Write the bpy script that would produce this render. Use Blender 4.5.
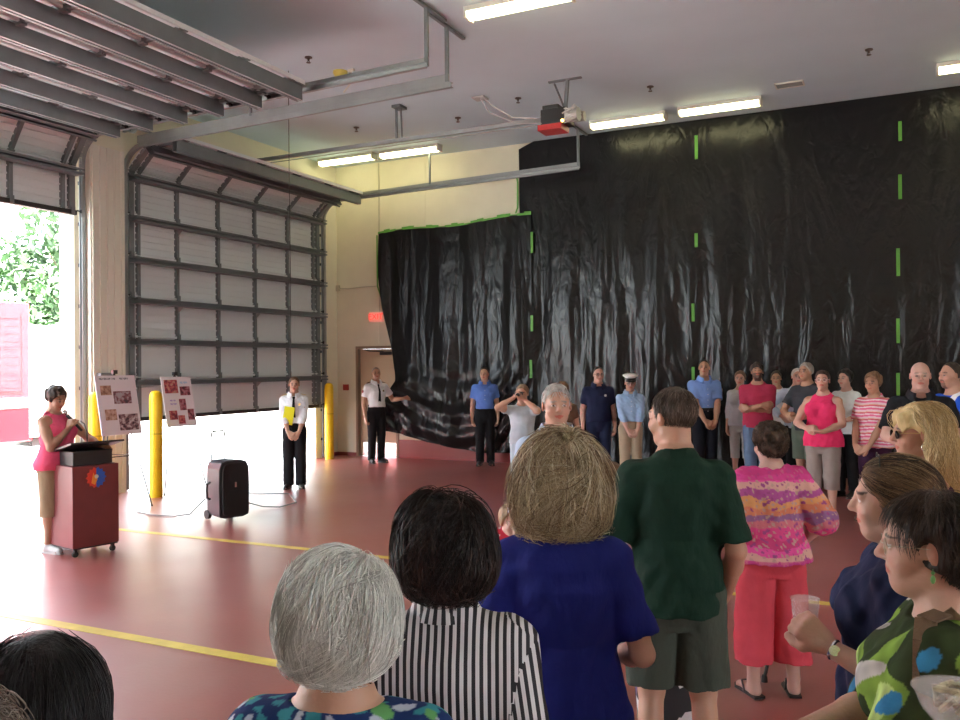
import bpy, bmesh, math, random
import numpy as np
from mathutils import Vector, Matrix
sc = bpy.context.scene
for o in list(bpy.data.objects): bpy.data.objects.remove(o)
C = sc.collection
R = math.radians
PI = math.pi
random.seed(7); rng = np.random.default_rng(7)

# ---------------------------------------------------------------- camera
CAM = np.array([0.0, 0.0, 1.8])
YAW, PITCH, ROLL, FOC = 0.456311683, 0.00698366, -0.00882334, 869.35
_r = np.array([math.cos(YAW), math.sin(YAW), 0]); _f = np.array([-math.sin(YAW), math.cos(YAW), 0]); _u = np.array([0, 0, 1.0])
_f2 = _f*math.cos(PITCH)+_u*math.sin(PITCH); _u2 = _u*math.cos(PITCH)-_f*math.sin(PITCH)
_r3 = _r*math.cos(ROLL)+_u2*math.sin(ROLL); _u3 = _u2*math.cos(ROLL)-_r*math.sin(ROLL)
cd = bpy.data.cameras.new('camera'); cam = bpy.data.objects.new('camera', cd); C.objects.link(cam)
cd.sensor_fit = 'HORIZONTAL'; cd.sensor_width = 36; cd.lens = FOC/960*36; cd.clip_start = 0.05; cd.clip_end = 500
M = Matrix(((_r3[0], _u3[0], -_f2[0], CAM[0]), (_r3[1], _u3[1], -_f2[1], CAM[1]), (_r3[2], _u3[2], -_f2[2], CAM[2]), (0, 0, 0, 1)))
cam.matrix_world = M
sc.camera = cam

# ---------------------------------------------------------------- world, sun, exposure
w = bpy.data.worlds.new('world'); sc.world = w; w.use_nodes = True
nt = w.node_tree; bg = nt.nodes['Background']
bg.inputs['Color'].default_value = (0.80, 0.90, 1.0, 1); bg.inputs['Strength'].default_value = 9.0
sl = bpy.data.lights.new('sun', 'SUN'); sl.energy = 60; sl.angle = R(1.5); sl.color = (1, .96, .9)
so = bpy.data.objects.new('sun', sl); C.objects.link(so); so.rotation_euler = Vector((-.30, .55, -.75)).to_track_quat('-Z', 'Y').to_euler()
sc.view_settings.view_transform = 'Standard'; sc.view_settings.look = 'None'
sc.view_settings.exposure = 0.45; sc.view_settings.gamma = 1.0; sc.view_settings.use_curve_mapping = False
sc.cycles.use_denoising = True
sc.cycles.max_bounces = 10; sc.cycles.diffuse_bounces = 6; sc.cycles.glossy_bounces = 4; sc.cycles.transmission_bounces = 6
sc.cycles.sample_clamp_indirect = 8

# ---------------------------------------------------------------- materials
def newmat(name):
    m = bpy.data.materials.new(name); m.use_nodes = True
    return m, m.node_tree, m.node_tree.nodes['Principled BSDF']
def mat(name, col, rough=.5, metal=0, bump=0, bscale=40, emit=None, es=0, var=0, vscale=3, spec=None, coat=0, bstretch=(1, 1, 1)):
    m, t, p = newmat(name); N = t.nodes; L = t.links
    p.inputs['Base Color'].default_value = (*col, 1); p.inputs['Roughness'].default_value = rough; p.inputs['Metallic'].default_value = metal
    if spec is not None: p.inputs['Specular IOR Level'].default_value = spec
    if coat: p.inputs['Coat Weight'].default_value = coat
    tc = N.new('ShaderNodeTexCoord')
    if var:
        n = N.new('ShaderNodeTexNoise'); n.inputs['Scale'].default_value = vscale; n.inputs['Detail'].default_value = 4
        L.new(tc.outputs['Object'], n.inputs['Vector'])
        r = N.new('ShaderNodeMapRange'); r.inputs['To Min'].default_value = 1-var; r.inputs['To Max'].default_value = 1+var
        r.inputs['From Min'].default_value = .3; r.inputs['From Max'].default_value = .7
        L.new(n.outputs['Fac'], r.inputs['Value'])
        mx = N.new('ShaderNodeVectorMath'); mx.operation = 'SCALE'; mx.inputs[0].default_value = col
        L.new(r.outputs[0], mx.inputs['Scale']); L.new(mx.outputs[0], p.inputs['Base Color'])
    if bump:
        mp = N.new('ShaderNodeMapping'); mp.inputs['Scale'].default_value = bstretch; L.new(tc.outputs['Object'], mp.inputs['Vector'])
        n = N.new('ShaderNodeTexNoise'); n.inputs['Scale'].default_value = bscale; n.inputs['Detail'].default_value = 5
        L.new(mp.outputs[0], n.inputs['Vector'])
        b = N.new('ShaderNodeBump'); b.inputs['Strength'].default_value = bump; b.inputs['Distance'].default_value = .02
        L.new(n.outputs['Fac'], b.inputs['Height']); L.new(b.outputs[0], p.inputs['Normal'])
    if emit:
        p.inputs['Emission Color'].default_value = (*emit, 1); p.inputs['Emission Strength'].default_value = es
    return m
def attrmat(name, rough=.5, attr='Col', bump=0, bscale=60, sss=0, bstretch=(1, 1, 1), spec=.5, sheen=0):
    m, t, p = newmat(name); N = t.nodes; L = t.links
    a = N.new('ShaderNodeAttribute'); a.attribute_name = attr; L.new(a.outputs['Color'], p.inputs['Base Color'])
    p.inputs['Roughness'].default_value = rough; p.inputs['Specular IOR Level'].default_value = spec
    if sss: p.inputs['Subsurface Weight'].default_value = sss; p.inputs['Subsurface Radius'].default_value = (.02, .008, .004); p.inputs['Subsurface Scale'].default_value = .5
    if sheen: p.inputs['Sheen Weight'].default_value = sheen
    if bump:
        tc = N.new('ShaderNodeTexCoord'); mp = N.new('ShaderNodeMapping'); mp.inputs['Scale'].default_value = bstretch
        n = N.new('ShaderNodeTexNoise'); n.inputs['Scale'].default_value = bscale; n.inputs['Detail'].default_value = 6
        L.new(tc.outputs['Object'], mp.inputs['Vector']); L.new(mp.outputs[0], n.inputs['Vector'])
        b = N.new('ShaderNodeBump'); b.inputs['Strength'].default_value = bump; b.inputs['Distance'].default_value = .01
        L.new(n.outputs['Fac'], b.inputs['Height']); L.new(b.outputs[0], p.inputs['Normal'])
    return m
SKIN = attrmat('skin', .5, bump=.15, bscale=90, sss=.12)
HAIRM = attrmat('hair', .42, bump=.5, bscale=160, bstretch=(1, 1, .12), spec=.28)
HAIRSOFT = attrmat('hair_soft', .5, spec=.35)
CLOTHA = attrmat('printed_cloth', .85, bump=.25, bscale=40, spec=.2)
_cm = {}
def cloth(col, rough=.85, bump=.35):
    k = (tuple(col), rough, bump)
    if k not in _cm: _cm[k] = mat('cloth', col, rough, bump=bump, bscale=22, var=.08, vscale=7, spec=.25, bstretch=(1, 1, .45))
    return _cm[k]

# ---------------------------------------------------------------- mesh helpers
def link_mesh(name, verts, faces, m=None, parent=None, smooth=False, cols=None, loc=None):
    me = bpy.data.meshes.new(name)
    me.from_pydata([tuple(v) for v in verts], [], [tuple(f) for f in faces]); me.validate(); me.update()
    o = bpy.data.objects.new(name, me); C.objects.link(o)
    if m: me.materials.append(m)
    if smooth: me.polygons.foreach_set('use_smooth', [True]*len(me.polygons))
    if cols is not None: setcol(me, cols)
    if parent: o.parent = parent
    if loc is not None: o.location = loc
    return o
def fast_mesh(name, V, Q, m=None, parent=None, cols=None, smooth=True):
    V = np.asarray(V, np.float32); Q = np.asarray(Q, np.int32); k = Q.shape[1]
    me = bpy.data.meshes.new(name)
    me.vertices.add(len(V)); me.vertices.foreach_set('co', V.ravel())
    me.loops.add(Q.size); me.loops.foreach_set('vertex_index', Q.ravel())
    me.polygons.add(len(Q)); me.polygons.foreach_set('loop_start', np.arange(0, Q.size, k, dtype=np.int32))
    me.update(calc_edges=True)
    if smooth: me.polygons.foreach_set('use_smooth', np.ones(len(Q), bool))
    if m: me.materials.append(m)
    if cols is not None: setcol(me, cols)
    o = bpy.data.objects.new(name, me); C.objects.link(o)
    if parent: o.parent = parent
    return o
def setcol(me, cols):
    a = me.color_attributes.new('Col', 'FLOAT_COLOR', 'POINT')
    c = np.ones((len(me.vertices), 4), np.float32); c[:, :3] = cols; a.data.foreach_set('color', c.ravel())
def tag(o, label=None, cat=None, group=None, kind=None):
    if label: o['label'] = label
    if cat: o['category'] = cat
    if group: o['group'] = group
    if kind: o['kind'] = kind
    return o
def empty(name, loc, rz=0):
    o = bpy.data.objects.new(name, None); C.objects.link(o); o.location = loc; o.rotation_euler = (0, 0, rz); o.empty_display_size = .2
    return o
def copy_tree(o, parent=None):
    c = o.copy(); C.objects.link(c)
    if parent: c.parent = parent
    for ch in list(o.children): copy_tree(ch, c)
    return c
class MB:
    def __init__(s): s.v = []; s.f = []; s.mi = []; s.m = 0
    def add(s, vs, fs):
        n = len(s.v); s.v += [tuple(v) for v in vs]
        for f in fs: s.f.append([n+i for i in f]); s.mi.append(s.m)
    def box(s, x0, y0, z0, x1, y1, z1, M=None):
        vs = [Vector(p) for p in ((x0, y0, z0), (x1, y0, z0), (x1, y1, z0), (x0, y1, z0), (x0, y0, z1), (x1, y0, z1), (x1, y1, z1), (x0, y1, z1))]
        if M: vs = [M @ v for v in vs]
        s.add(vs, [(0, 3, 2, 1), (4, 5, 6, 7), (0, 1, 5, 4), (1, 2, 6, 5), (2, 3, 7, 6), (3, 0, 4, 7)])
    def bar(s, a, b, w, h=None, up=(0, 0, 1)):
        a = Vector(a); b = Vector(b); h = h or w; d = (b-a); L = d.length; d.normalize(); u = Vector(up)
        if abs(d.dot(u)) > .98: u = Vector((1, 0, 0))
        x = d.cross(u).normalized(); y = x.cross(d).normalized()
        vs = []
        for p in (a, b):
            for sx, sy in ((-1, -1), (1, -1), (1, 1), (-1, 1)): vs.append(p+x*sx*w/2+y*sy*h/2)
        s.add(vs, [(3, 2, 1, 0), (4, 5, 6, 7), (0, 1, 5, 4), (1, 2, 6, 5), (2, 3, 7, 6), (3, 0, 4, 7)])
    def tube(s, pts, r, n=10, cap=True):
        pts = [Vector(p) for p in pts]; rs = r if isinstance(r, (list, tuple)) else [r]*len(pts)
        base = len(s.v); prev = None
        for i, p in enumerate(pts):
            d = (pts[min(i+1, len(pts)-1)]-pts[max(i-1, 0)])
            if d.length < 1e-9: d = Vector((0, 0, 1))
            d.normalize()
            if prev is None: u = d.cross(Vector((0, 0, 1)) if abs(d.z) < .95 else Vector((1, 0, 0))).normalized()
            else: u = (prev-d*prev.dot(d)).normalized()
            prev = u; v = d.cross(u)
            for k in range(n):
                a = 2*PI*k/n; s.v.append(tuple(p+(u*math.cos(a)+v*math.sin(a))*rs[i]))
        for i in range(len(pts)-1):
            for k in range(n):
                k2 = (k+1) % n; s.f.append([base+i*n+k, base+i*n+k2, base+(i+1)*n+k2, base+(i+1)*n+k]); s.mi.append(s.m)
        if cap:
            s.f.append([base+k for k in range(n)][::-1]); s.mi.append(s.m)
            s.f.append([base+(len(pts)-1)*n+k for k in range(n)]); s.mi.append(s.m)
    def lathe(s, prof, c=(0, 0, 0), n=24):
        s.tube([(c[0], c[1], c[2]+z) for r, z in prof], [max(r, 1e-4) for r, z in prof], n)
    def prism(s, poly, fn0, fn1):
        n = len(poly); vs = [fn0(*p) for p in poly]+[fn1(*p) for p in poly]
        s.add(vs, [list(range(n))[::-1], list(range(n, 2*n))]+[(i, (i+1) % n, n+(i+1) % n, n+i) for i in range(n)])
    def sphere(s, c, r, n=12, m=8):
        r = r if isinstance(r, (tuple, list)) else (r, r, r); base = len(s.v)
        vs = []; fs = []
        for i in range(m+1):
            t = PI*i/m
            for k in range(n):
                a = 2*PI*k/n; vs.append((c[0]+r[0]*math.sin(t)*math.cos(a), c[1]+r[1]*math.sin(t)*math.sin(a), c[2]+r[2]*math.cos(t)))
        for i in range(m):
            for k in range(n): fs.append((i*n+k, (i+1)*n+k, (i+1)*n+(k+1) % n, i*n+(k+1) % n))
        s.add(vs, fs)
    def build(s, name, m, parent=None, smooth=False, bevel=0):
        me = bpy.data.meshes.new(name); me.from_pydata(s.v, [], s.f)
        ms = m if isinstance(m, (list, tuple)) else [m]
        for q in ms: me.materials.append(q)
        if len(ms) > 1: me.polygons.foreach_set('material_index', s.mi)
        b = bmesh.new(); b.from_mesh(me); bmesh.ops.recalc_face_normals(b, faces=b.faces)
        if bevel: bmesh.ops.bevel(b, geom=list(b.edges), offset=bevel, segments=2, affect='EDGES', profile=.5)
        b.to_mesh(me); b.free()
        if smooth:
            me.polygons.foreach_set('use_smooth', [True]*len(me.polygons)); me.set_sharp_from_angle(angle=R(40))
        o = bpy.data.objects.new(name, me); C.objects.link(o)
        if parent: o.parent = parent
        return o
def text_mesh(name, s, size, m, parent=None, extr=.002, Mx=None, align='CENTER'):
    cu = bpy.data.curves.new(name, 'FONT'); cu.body = s; cu.size = size; cu.extrude = extr; cu.align_x = align; cu.align_y = 'CENTER'; cu.resolution_u = 3
    t = bpy.data.objects.new(name+'_t', cu); C.objects.link(t)
    dg = bpy.context.evaluated_depsgraph_get(); me = bpy.data.meshes.new_from_object(t.evaluated_get(dg))
    bpy.data.objects.remove(t); me.name = name; me.materials.clear(); me.materials.append(m)
    o = bpy.data.objects.new(name, me); C.objects.link(o)
    if Mx is not None: me.transform(Mx)
    if parent: o.parent = parent
    return o
def dup_mesh_offset(): pass
# ---------------------------------------------------------------- setting
XL, YB, ZC = -10.5, 14.74, 5.9     # left wall face, back wall face, ceiling
XR, YF = 9.0, -7.0
# floor material: red epoxy, grey scuffs partly painting in floor glare, worn gloss
def floor_mat():
    m, t, p = newmat('red_epoxy'); N = t.nodes; L = t.links
    tc = N.new('ShaderNodeTexCoord')
    def noise(sc_, det, stretch=(1, 1, 1), rough=.5):
        mp = N.new('ShaderNodeMapping'); mp.inputs['Scale'].default_value = stretch; L.new(tc.outputs['Object'], mp.inputs['Vector'])
        n = N.new('ShaderNodeTexNoise'); n.inputs['Scale'].default_value = sc_; n.inputs['Detail'].default_value = det; n.inputs['Roughness'].default_value = rough
        L.new(mp.outputs[0], n.inputs['Vector']); return n
    n1 = noise(.7, 6, (1, 1.6, 1)); n2 = noise(1.2, 3, (1, .4, 1), .5)
    cr = N.new('ShaderNodeValToRGB'); e = cr.color_ramp.elements
    e[0].position = .3; e[0].color = (.30, .050, .040, 1); e[1].position = .7; e[1].color = (.37, .066, .050, 1)
    L.new(n1.outputs['Fac'], cr.inputs[0])
    mr = N.new('ShaderNodeMapRange'); mr.inputs['From Min'].default_value = .35; mr.inputs['From Max'].default_value = .9; mr.inputs['To Max'].default_value = .34
    L.new(n2.outputs['Fac'], mr.inputs['Value'])
    mx = N.new('ShaderNodeMix'); mx.data_type = 'RGBA'; L.new(mr.outputs[0], mx.inputs['Factor']); L.new(cr.outputs[0], mx.inputs[6]); mx.inputs[7].default_value = (.36, .27, .28, 1)  # scuff patches; their pale grey also puts some glare into the colour
    L.new(mx.outputs[2], p.inputs['Base Color']); p.inputs['Specular IOR Level'].default_value = 1.0; p.inputs['Coat Weight'].default_value = .8; p.inputs['Coat IOR'].default_value = 1.7; p.inputs['Coat Roughness'].default_value = .36
    n3 = noise(.55, 5, (1, 1, 1)); r = N.new('ShaderNodeMapRange'); r.inputs['From Min'].default_value = .35; r.inputs['From Max'].default_value = .65
    r.inputs['To Min'].default_value = .36; r.inputs['To Max'].default_value = .50
    L.new(n3.outputs['Fac'], r.inputs['Value']); L.new(r.outputs[0], p.inputs['Roughness'])
    n4 = noise(35, 4); b = N.new('ShaderNodeBump'); b.inputs['Strength'].default_value = .06; b.inputs['Distance'].default_value = .02
    L.new(n4.outputs['Fac'], b.inputs['Height']); L.new(b.outputs[0], p.inputs['Normal'])
    return m
FLOORM = floor_mat()
WALLM = mat('cream_paint', (.74, .70, .54), .6, bump=.05, bscale=30, var=.03)
CEILM = mat('ceiling_paint', (.58, .69, .75), .75, var=.03, vscale=1.2)
REDM = mat('red_base_paint', (.26, .05, .045), .4)
def s(name, mb, m, **k): return tag(mb.build(name, m, **k), kind='structure')
b = MB(); b.box(XL-.3, YF, -.2, XR, YB+.3, 0); s('floor', b, FLOORM)
b = MB(); b.box(XL-.3, YF, ZC, XR, YB+.3, ZC+.2); s('ceiling', b, CEILM)
# back wall with a door opening (door at X -10.0..-9.1)
DX0, DX1, DZ = -9.98, -9.08, 2.17
b = MB(); b.box(XL-.3, YB, 0, DX0-.05, YB+.2, ZC); b.box(DX0-.05, YB, DZ+.05, DX1+.05, YB+.2, ZC); b.box(DX1+.05, YB, 0, XR, YB+.2, ZC)
for x in (-8.4, -6.0, -3.6, -1.2, 1.2, 3.6): b.box(x, YB-.004, .32, x+.012, YB, ZC)
for z in (5.25,): b.box(XL, YB-.004, z, XR, YB, z+.012)
b.box(-9.5, YB-.004, DZ+.08, -9.488, YB, ZC)
s('wall_back', b, WALLM)
b = MB(); b.box(DX1+.05, YB-.02, 0, XR, YB+.01, .36); b.box(XL, YB-.012, 0, DX0-.05, YB+.01, .07); s('baseboard_back', b, REDM)
b = MB(); b.box(XR, YF, 0, XR+.2, -1, ZC); b.box(XR, 1.6, 0, XR+.2, YB, ZC); b.box(XR, -1, 4.0, XR+.2, 1.6, ZC); s('wall_right', b, WALLM)
b = MB(); b.box(XR+.2, -25, -.25, 30, 30, -.012); s('trim_6', b, mat('side_apron', (.5, .49, .46), .85))
b = MB(); b.box(XL-.3, YF-.2, 0, XR, YF, ZC); s('wall_front', b, WALLM)
# left wall with three bay openings
BAYS = [(-1.9, 3.0), (3.73, 8.46), (9.38, 14.0)]
OZ = 4.75
b = MB(); ys = [YF]+[v for a in BAYS for v in a]+[YB]
for i in range(0, len(ys), 2): b.box(XL-.3, ys[i], 0, XL, ys[i+1], OZ)
b.box(XL-.3, YF, OZ, XL, YB, ZC)
s('wall_left', b, WALLM)
b = MB(); b.box(XL, 14.2, 0, XL+.012, YB, .07); s('baseboard_left', b, REDM)
# ribbed metal column covers between the bays
COLM = mat('column_cladding', (.74, .72, .62), .5)
for y0, y1 in ((8.55, 9.15), (3.02, 3.58)):
    b = MB(); b.box(XL, y0, 0, XL+.22, y1, 4.98)
    n = 5
    for k in range(n):
        yy = y0+.05+(y1-y0-.1)*k/(n-1); b.box(XL+.22, yy-.022, 0, XL+.242, yy+.022, 4.98)
    s('trim_1' if y0 > 5 else 'trim_2', b, COLM)
# yellow floor lines
TAPEY = mat('yellow_line_paint', (.75, .60, .12), .4, var=.12, vscale=6)
b = MB(); b.box(XL+.1, 4.16, .0005, 4.0, 4.26, .003); b.box(XL+1.6, 6.94, .0005, 4.0, 7.03, .003); s('trim_3', b, TAPEY)
# back door: frame, leaf, kick plate, closer, lever
FRM = mat('door_frame_paint', (.28, .20, .13), .5); LEAF = mat('door_paint', (.50, .37, .24), .45); STEEL = mat('brushed_steel', (.6, .6, .6), .3, 1)
DKM = mat('dark_metal', (.05, .05, .05), .4, .6)
d = tag(MB_o := empty('door_1', (0, 0, 0)), kind='structure')
b = MB(); b.box(DX0-.05, YB-.03, 0, DX0+.005, YB+.14, DZ+.05); b.box(DX1-.005, YB-.03, 0, DX1+.05, YB+.14, DZ+.05); b.box(DX0+.005, YB-.03, DZ-.005, DX1-.005, YB+.14, DZ+.05); b.build('door_frame', FRM, d)
b = MB(); b.box(DX0+.008, YB+.06, .01, DX1-.008, YB+.105, DZ-.008); b.build('door_leaf', LEAF, d)
b = MB(); b.box(DX0+.06, YB+.055, .02, DX1-.03, YB+.06, .28); b.build('kick_plate', mat('kick_plate', (.9, .9, .9), .22, 1), d)
b = MB(); b.box(DX1-.40, YB+.01, DZ-.13, DX1-.14, YB+.06, DZ-.07); b.bar((DX1-.3, YB+.0, DZ-.06), (DX1-.6, YB-.03, DZ-.05), .02); b.bar((DX1-.6, YB-.03, DZ-.05), (DX1-.75, YB+.05, DZ-.03), .02); b.build('door_closer', DKM, d)
b = MB(); b.tube([(DX1-.07, YB+.06, 1.0), (DX1-.07, YB+.0, 1.0), (DX1-.18, YB+.0, 1.0)], .01); b.build('door_handle', STEEL, d)

# exterior: apron, roadway lawn, trees, building, truck
CONC = mat('concrete', (.70, .69, .66), .85, bump=.1, bscale=15, var=.07, vscale=.6)
GRASSM = mat('lawn_grass', (.12, .25, .05), .9, bump=.3, bscale=30, var=.25, vscale=2)
b = MB(); b.box(-27, -30, -.25, XL-.3, 45, -.012); s('trim_4', b, CONC)
g = MB(); g.box(-90, -60, -.4, -27, 90, -.03); s('trim_5', g, GRASSM)
LEAFM = attrmat('leaves', .6, spec=.3); BARK = mat('bark', (.14, .10, .07), .9, bump=.6, bscale=12)
def leafy(n, blobs, cols, size, parent, name='foliage'):
    tot = sum(bb[3]**2 for bb in blobs); V = []; cl = []
    P = []
    for bb in blobs:
        k = int(n*bb[3]**2/tot); u = rng.normal(size=(k, 3)); u /= np.linalg.norm(u, axis=1)[:, None]
        rr = bb[3]*(.55+.5*rng.random(k)**.5); P.append(np.array(bb[:3])+u*rr[:, None]*np.array([1, 1, .85]))
    P = np.concatenate(P); n = len(P)
    a = rng.normal(size=(n, 3)); a /= np.linalg.norm(a, axis=1)[:, None]; c = np.cross(a, rng.normal(size=(n, 3))); c /= np.linalg.norm(c, axis=1)[:, None]
    sz = size*(.6+.8*rng.random(n))[:, None]
    V = np.stack([P-a*sz, P+c*sz*.45, P+a*sz, P-c*sz*.45], 1).reshape(-1, 3)
    Q = np.arange(4*n).reshape(-1, 4)
    cc = np.array(cols)[rng.integers(0, len(cols), n)]*(0.75+.5*rng.random(n))[:, None]
    return fast_mesh(name, V, Q, LEAFM, parent, np.repeat(cc, 4, 0), smooth=False)
def tree(x, y, h, rad, cols, label):
    t = tag(empty('tree', (x, y, -.03)), label, 'tree', 'trees beyond the driveway')
    b = MB(); b.tube([(0, 0, 0), (.1, 0, h*.25), (0, .1, h*.5), (.1, 0, h*.75)], [.28, .22, .16, .06], 10)
    for k in range(5):
        a = k*1.3; b.tube([(0, 0, h*(.25+.08*k)), (rad*.6*math.cos(a), rad*.6*math.sin(a), h*(.42+.08*k))], [.1, .03], 6)
    b.build('trunk', BARK, t, smooth=True)
    bl = []
    for k in range(26):
        a = rng.random()*2*PI; rr = rad*.75*rng.random()**.5; zz = h*(.16+.78*rng.random()); f = 1-.5*abs(zz/h-.5)
        bl.append((rr*math.cos(a)*f, rr*math.sin(a)*f, zz, rad*(.28+.2*rng.random())))
    leafy(9000, bl, cols, .22, t)
G1 = [(.09, .15, .08), (.13, .19, .11), (.06, .11, .05)]; G2 = [(.13, .19, .10), (.17, .22, .13)]
tree(-33, 26.5, 9.0, 3.6, G1, 'dark leafy tree standing beyond the fire truck, left of the doorway view')
tree(-41, 34.5, 9.6, 3.8, G2, 'light green bushy tree beyond the driveway, next right in the open doorway')
tree(-34, 38, 8.2, 3.3, G1, 'broad green tree farthest right in the open doorway, behind the bright driveway')
tree(-42, 21, 10.5, 3.9, G2, 'tall pale green tree at the far left edge of the open doorway')
# fire truck parked on the apron
TR = mat('truck_red', (.62, .02, .03), .25, coat=.6); TWH = mat('truck_white', (.85, .85, .83), .3); TBK = mat('tyre', (.02, .02, .02), .8); CHR = mat('chrome', (.8, .8, .8), .15, 1)
TYL = mat('truck_yellow', (.85, .60, .06), .4); GLS = mat('dark_glass', (.03, .04, .05), .08)
tr = tag(empty('fire_truck', (-15.2, 10.35, -.012), 0), 'red fire truck with white stripe parked outside the open bay door', 'fire truck')
# truck length runs towards -Y, so its rear end shows in the doorway
b = MB(); b.box(-1.2, -7.4, .55, 1.2, 0, 1.15); b.box(-1.2, -5.6, 1.32, 1.2, 0, 3.0)
b.build('body', TR, tr, bevel=.02)
b = MB(); b.box(-1.215, -7.42, 1.15, 1.215, .015, 1.32); b.build('stripe', TWH, tr)
b = MB(); b.box(-1.18, -7.9, 1.32, 1.18, -5.75, 3.05); b.build('cab', TR, tr, bevel=.08)
b = MB(); b.box(-1.1, -7.93, 2.0, 1.1, -7.85, 2.8); b.box(-1.2, -7.5, 2.0, -1.17, -6.1, 2.75); b.box(1.17, -7.5, 2.0, 1.2, -6.1, 2.75); b.build('cab_glass', GLS, tr)
for y in (-1.7, -6.4):
    for sx in (-1, 1):
        b = MB(); b.tube([(sx*.85, y, .5), (sx*1.22, y, .5)], .5, 28); wo = b.build('wheel', TBK, tr, smooth=True)
        b = MB(); b.tube([(sx*1.2, y, .5), (sx*1.24, y, .5)], .24, 20); b.build('hub', CHR, wo, smooth=True)
b = MB(); b.box(-1.25, 0, .45, 1.25, .45, .62); b.build('rear_step', CHR, tr)
for sx in (-1, 1):
    for k in range(3):
        y0 = -5.4+k*1.8; b = MB(); b.box(sx*1.2, y0, 1.45, sx*1.23, y0+1.6, 2.85)
        for j in range(10): b.box(sx*1.23, y0+.03, 1.5+j*.135, sx*1.236, y0+1.57, 1.5+j*.135+.1)
        b.build('locker_shutter', TR if sx > 0 else TWH, tr)
b = MB(); b.box(-.5, .005, 2.2, .5, .02, 2.9); b.build('rear_panel', TR, tr)
for sx in (-1, 1):
    b = MB(); b.box(sx*1.0-.12, .005, 2.6, sx*1.0+.12, .05, 2.85); b.build('rear_light', TWH, tr)
    b = MB(); b.box(sx*.95-.15, .005, .75, sx*.95+.15, .03, 1.05); b.build('chevron_panel', TYL, tr)
b = MB()
for k in range(9): b.box(-.6, -5+k*.6, 3.15, .6, -4.94+k*.6, 3.19)
b.bar((-.6, -5.2, 3.17), (-.6, .1, 3.17), .06); b.bar((.6, -5.2, 3.17), (.6, .1, 3.17), .06); b.box(-.5, -5, 3.0, -.4, -.2, 3.15); b.box(.4, -5, 3.0, .5, -.2, 3.15); b.build('ladder', CHR, tr)
# a low pale building on the far side, washed out in the photo
bd = tag(empty('building', (-24.5, 19.5, -.012)), 'low pale building seen washed out beyond the open bay door', 'building')
b = MB(); b.box(-2.5, -1.5, 0, 0, 9, 3.0); b.build('wall', mat('pale_render', (.8, .76, .66), .8), bd)
b = MB(); b.box(-2.8, -1.8, 3.0, .3, 9.3, 3.2); b.build('roof', mat('pale_roof', (.7, .68, .62), .7), bd)
for k in range(3):
    b = MB(); b.box(0, .4+k*2.8, 1.1, .03, 1.8+k*2.8, 2.2); b.build('window', GLS, bd)

# ---------------------------------------------------------------- garage doors
PANM = mat('door_panel', (.76, .80, .81), .5); STRM = mat('strut_galvanized', (.17, .195, .205), .45, .1, var=.08, vscale=5); STIM = mat('stile_metal', (.19, .215, .225), .5, .1)
TRKM = mat('track_steel', (.34, .36, .36), .4, .6, var=.1); LIPM = mat('bright_lip', (.5, .5, .5), .5, .2); RUB = mat('rubber', (.03, .03, .03), .7)
ZH, XD, RC = 5.12, XL+.085, .42    # horizontal run height, door plane, curve radius
S1 = ZH-RC                         # length of the straight vertical part
SC = RC*PI/2
def path(sv):
    if sv <= S1: return Vector((XD, 0, sv)), Vector((0, 0, 1)), Vector((1, 0, 0))
    if sv <= S1+SC:
        a = (sv-S1)/RC; return Vector((XD+RC-RC*math.cos(a), 0, S1+RC*math.sin(a))), Vector((math.sin(a), 0, math.cos(a))), Vector((math.cos(a), 0, -math.sin(a)))
    return Vector((XD+RC+sv-S1-SC, 0, ZH+.02*(sv-S1-SC))), Vector((1, 0, .02)).normalized(), Vector((.02, 0, -1)).normalized()
SH = .6125
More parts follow.
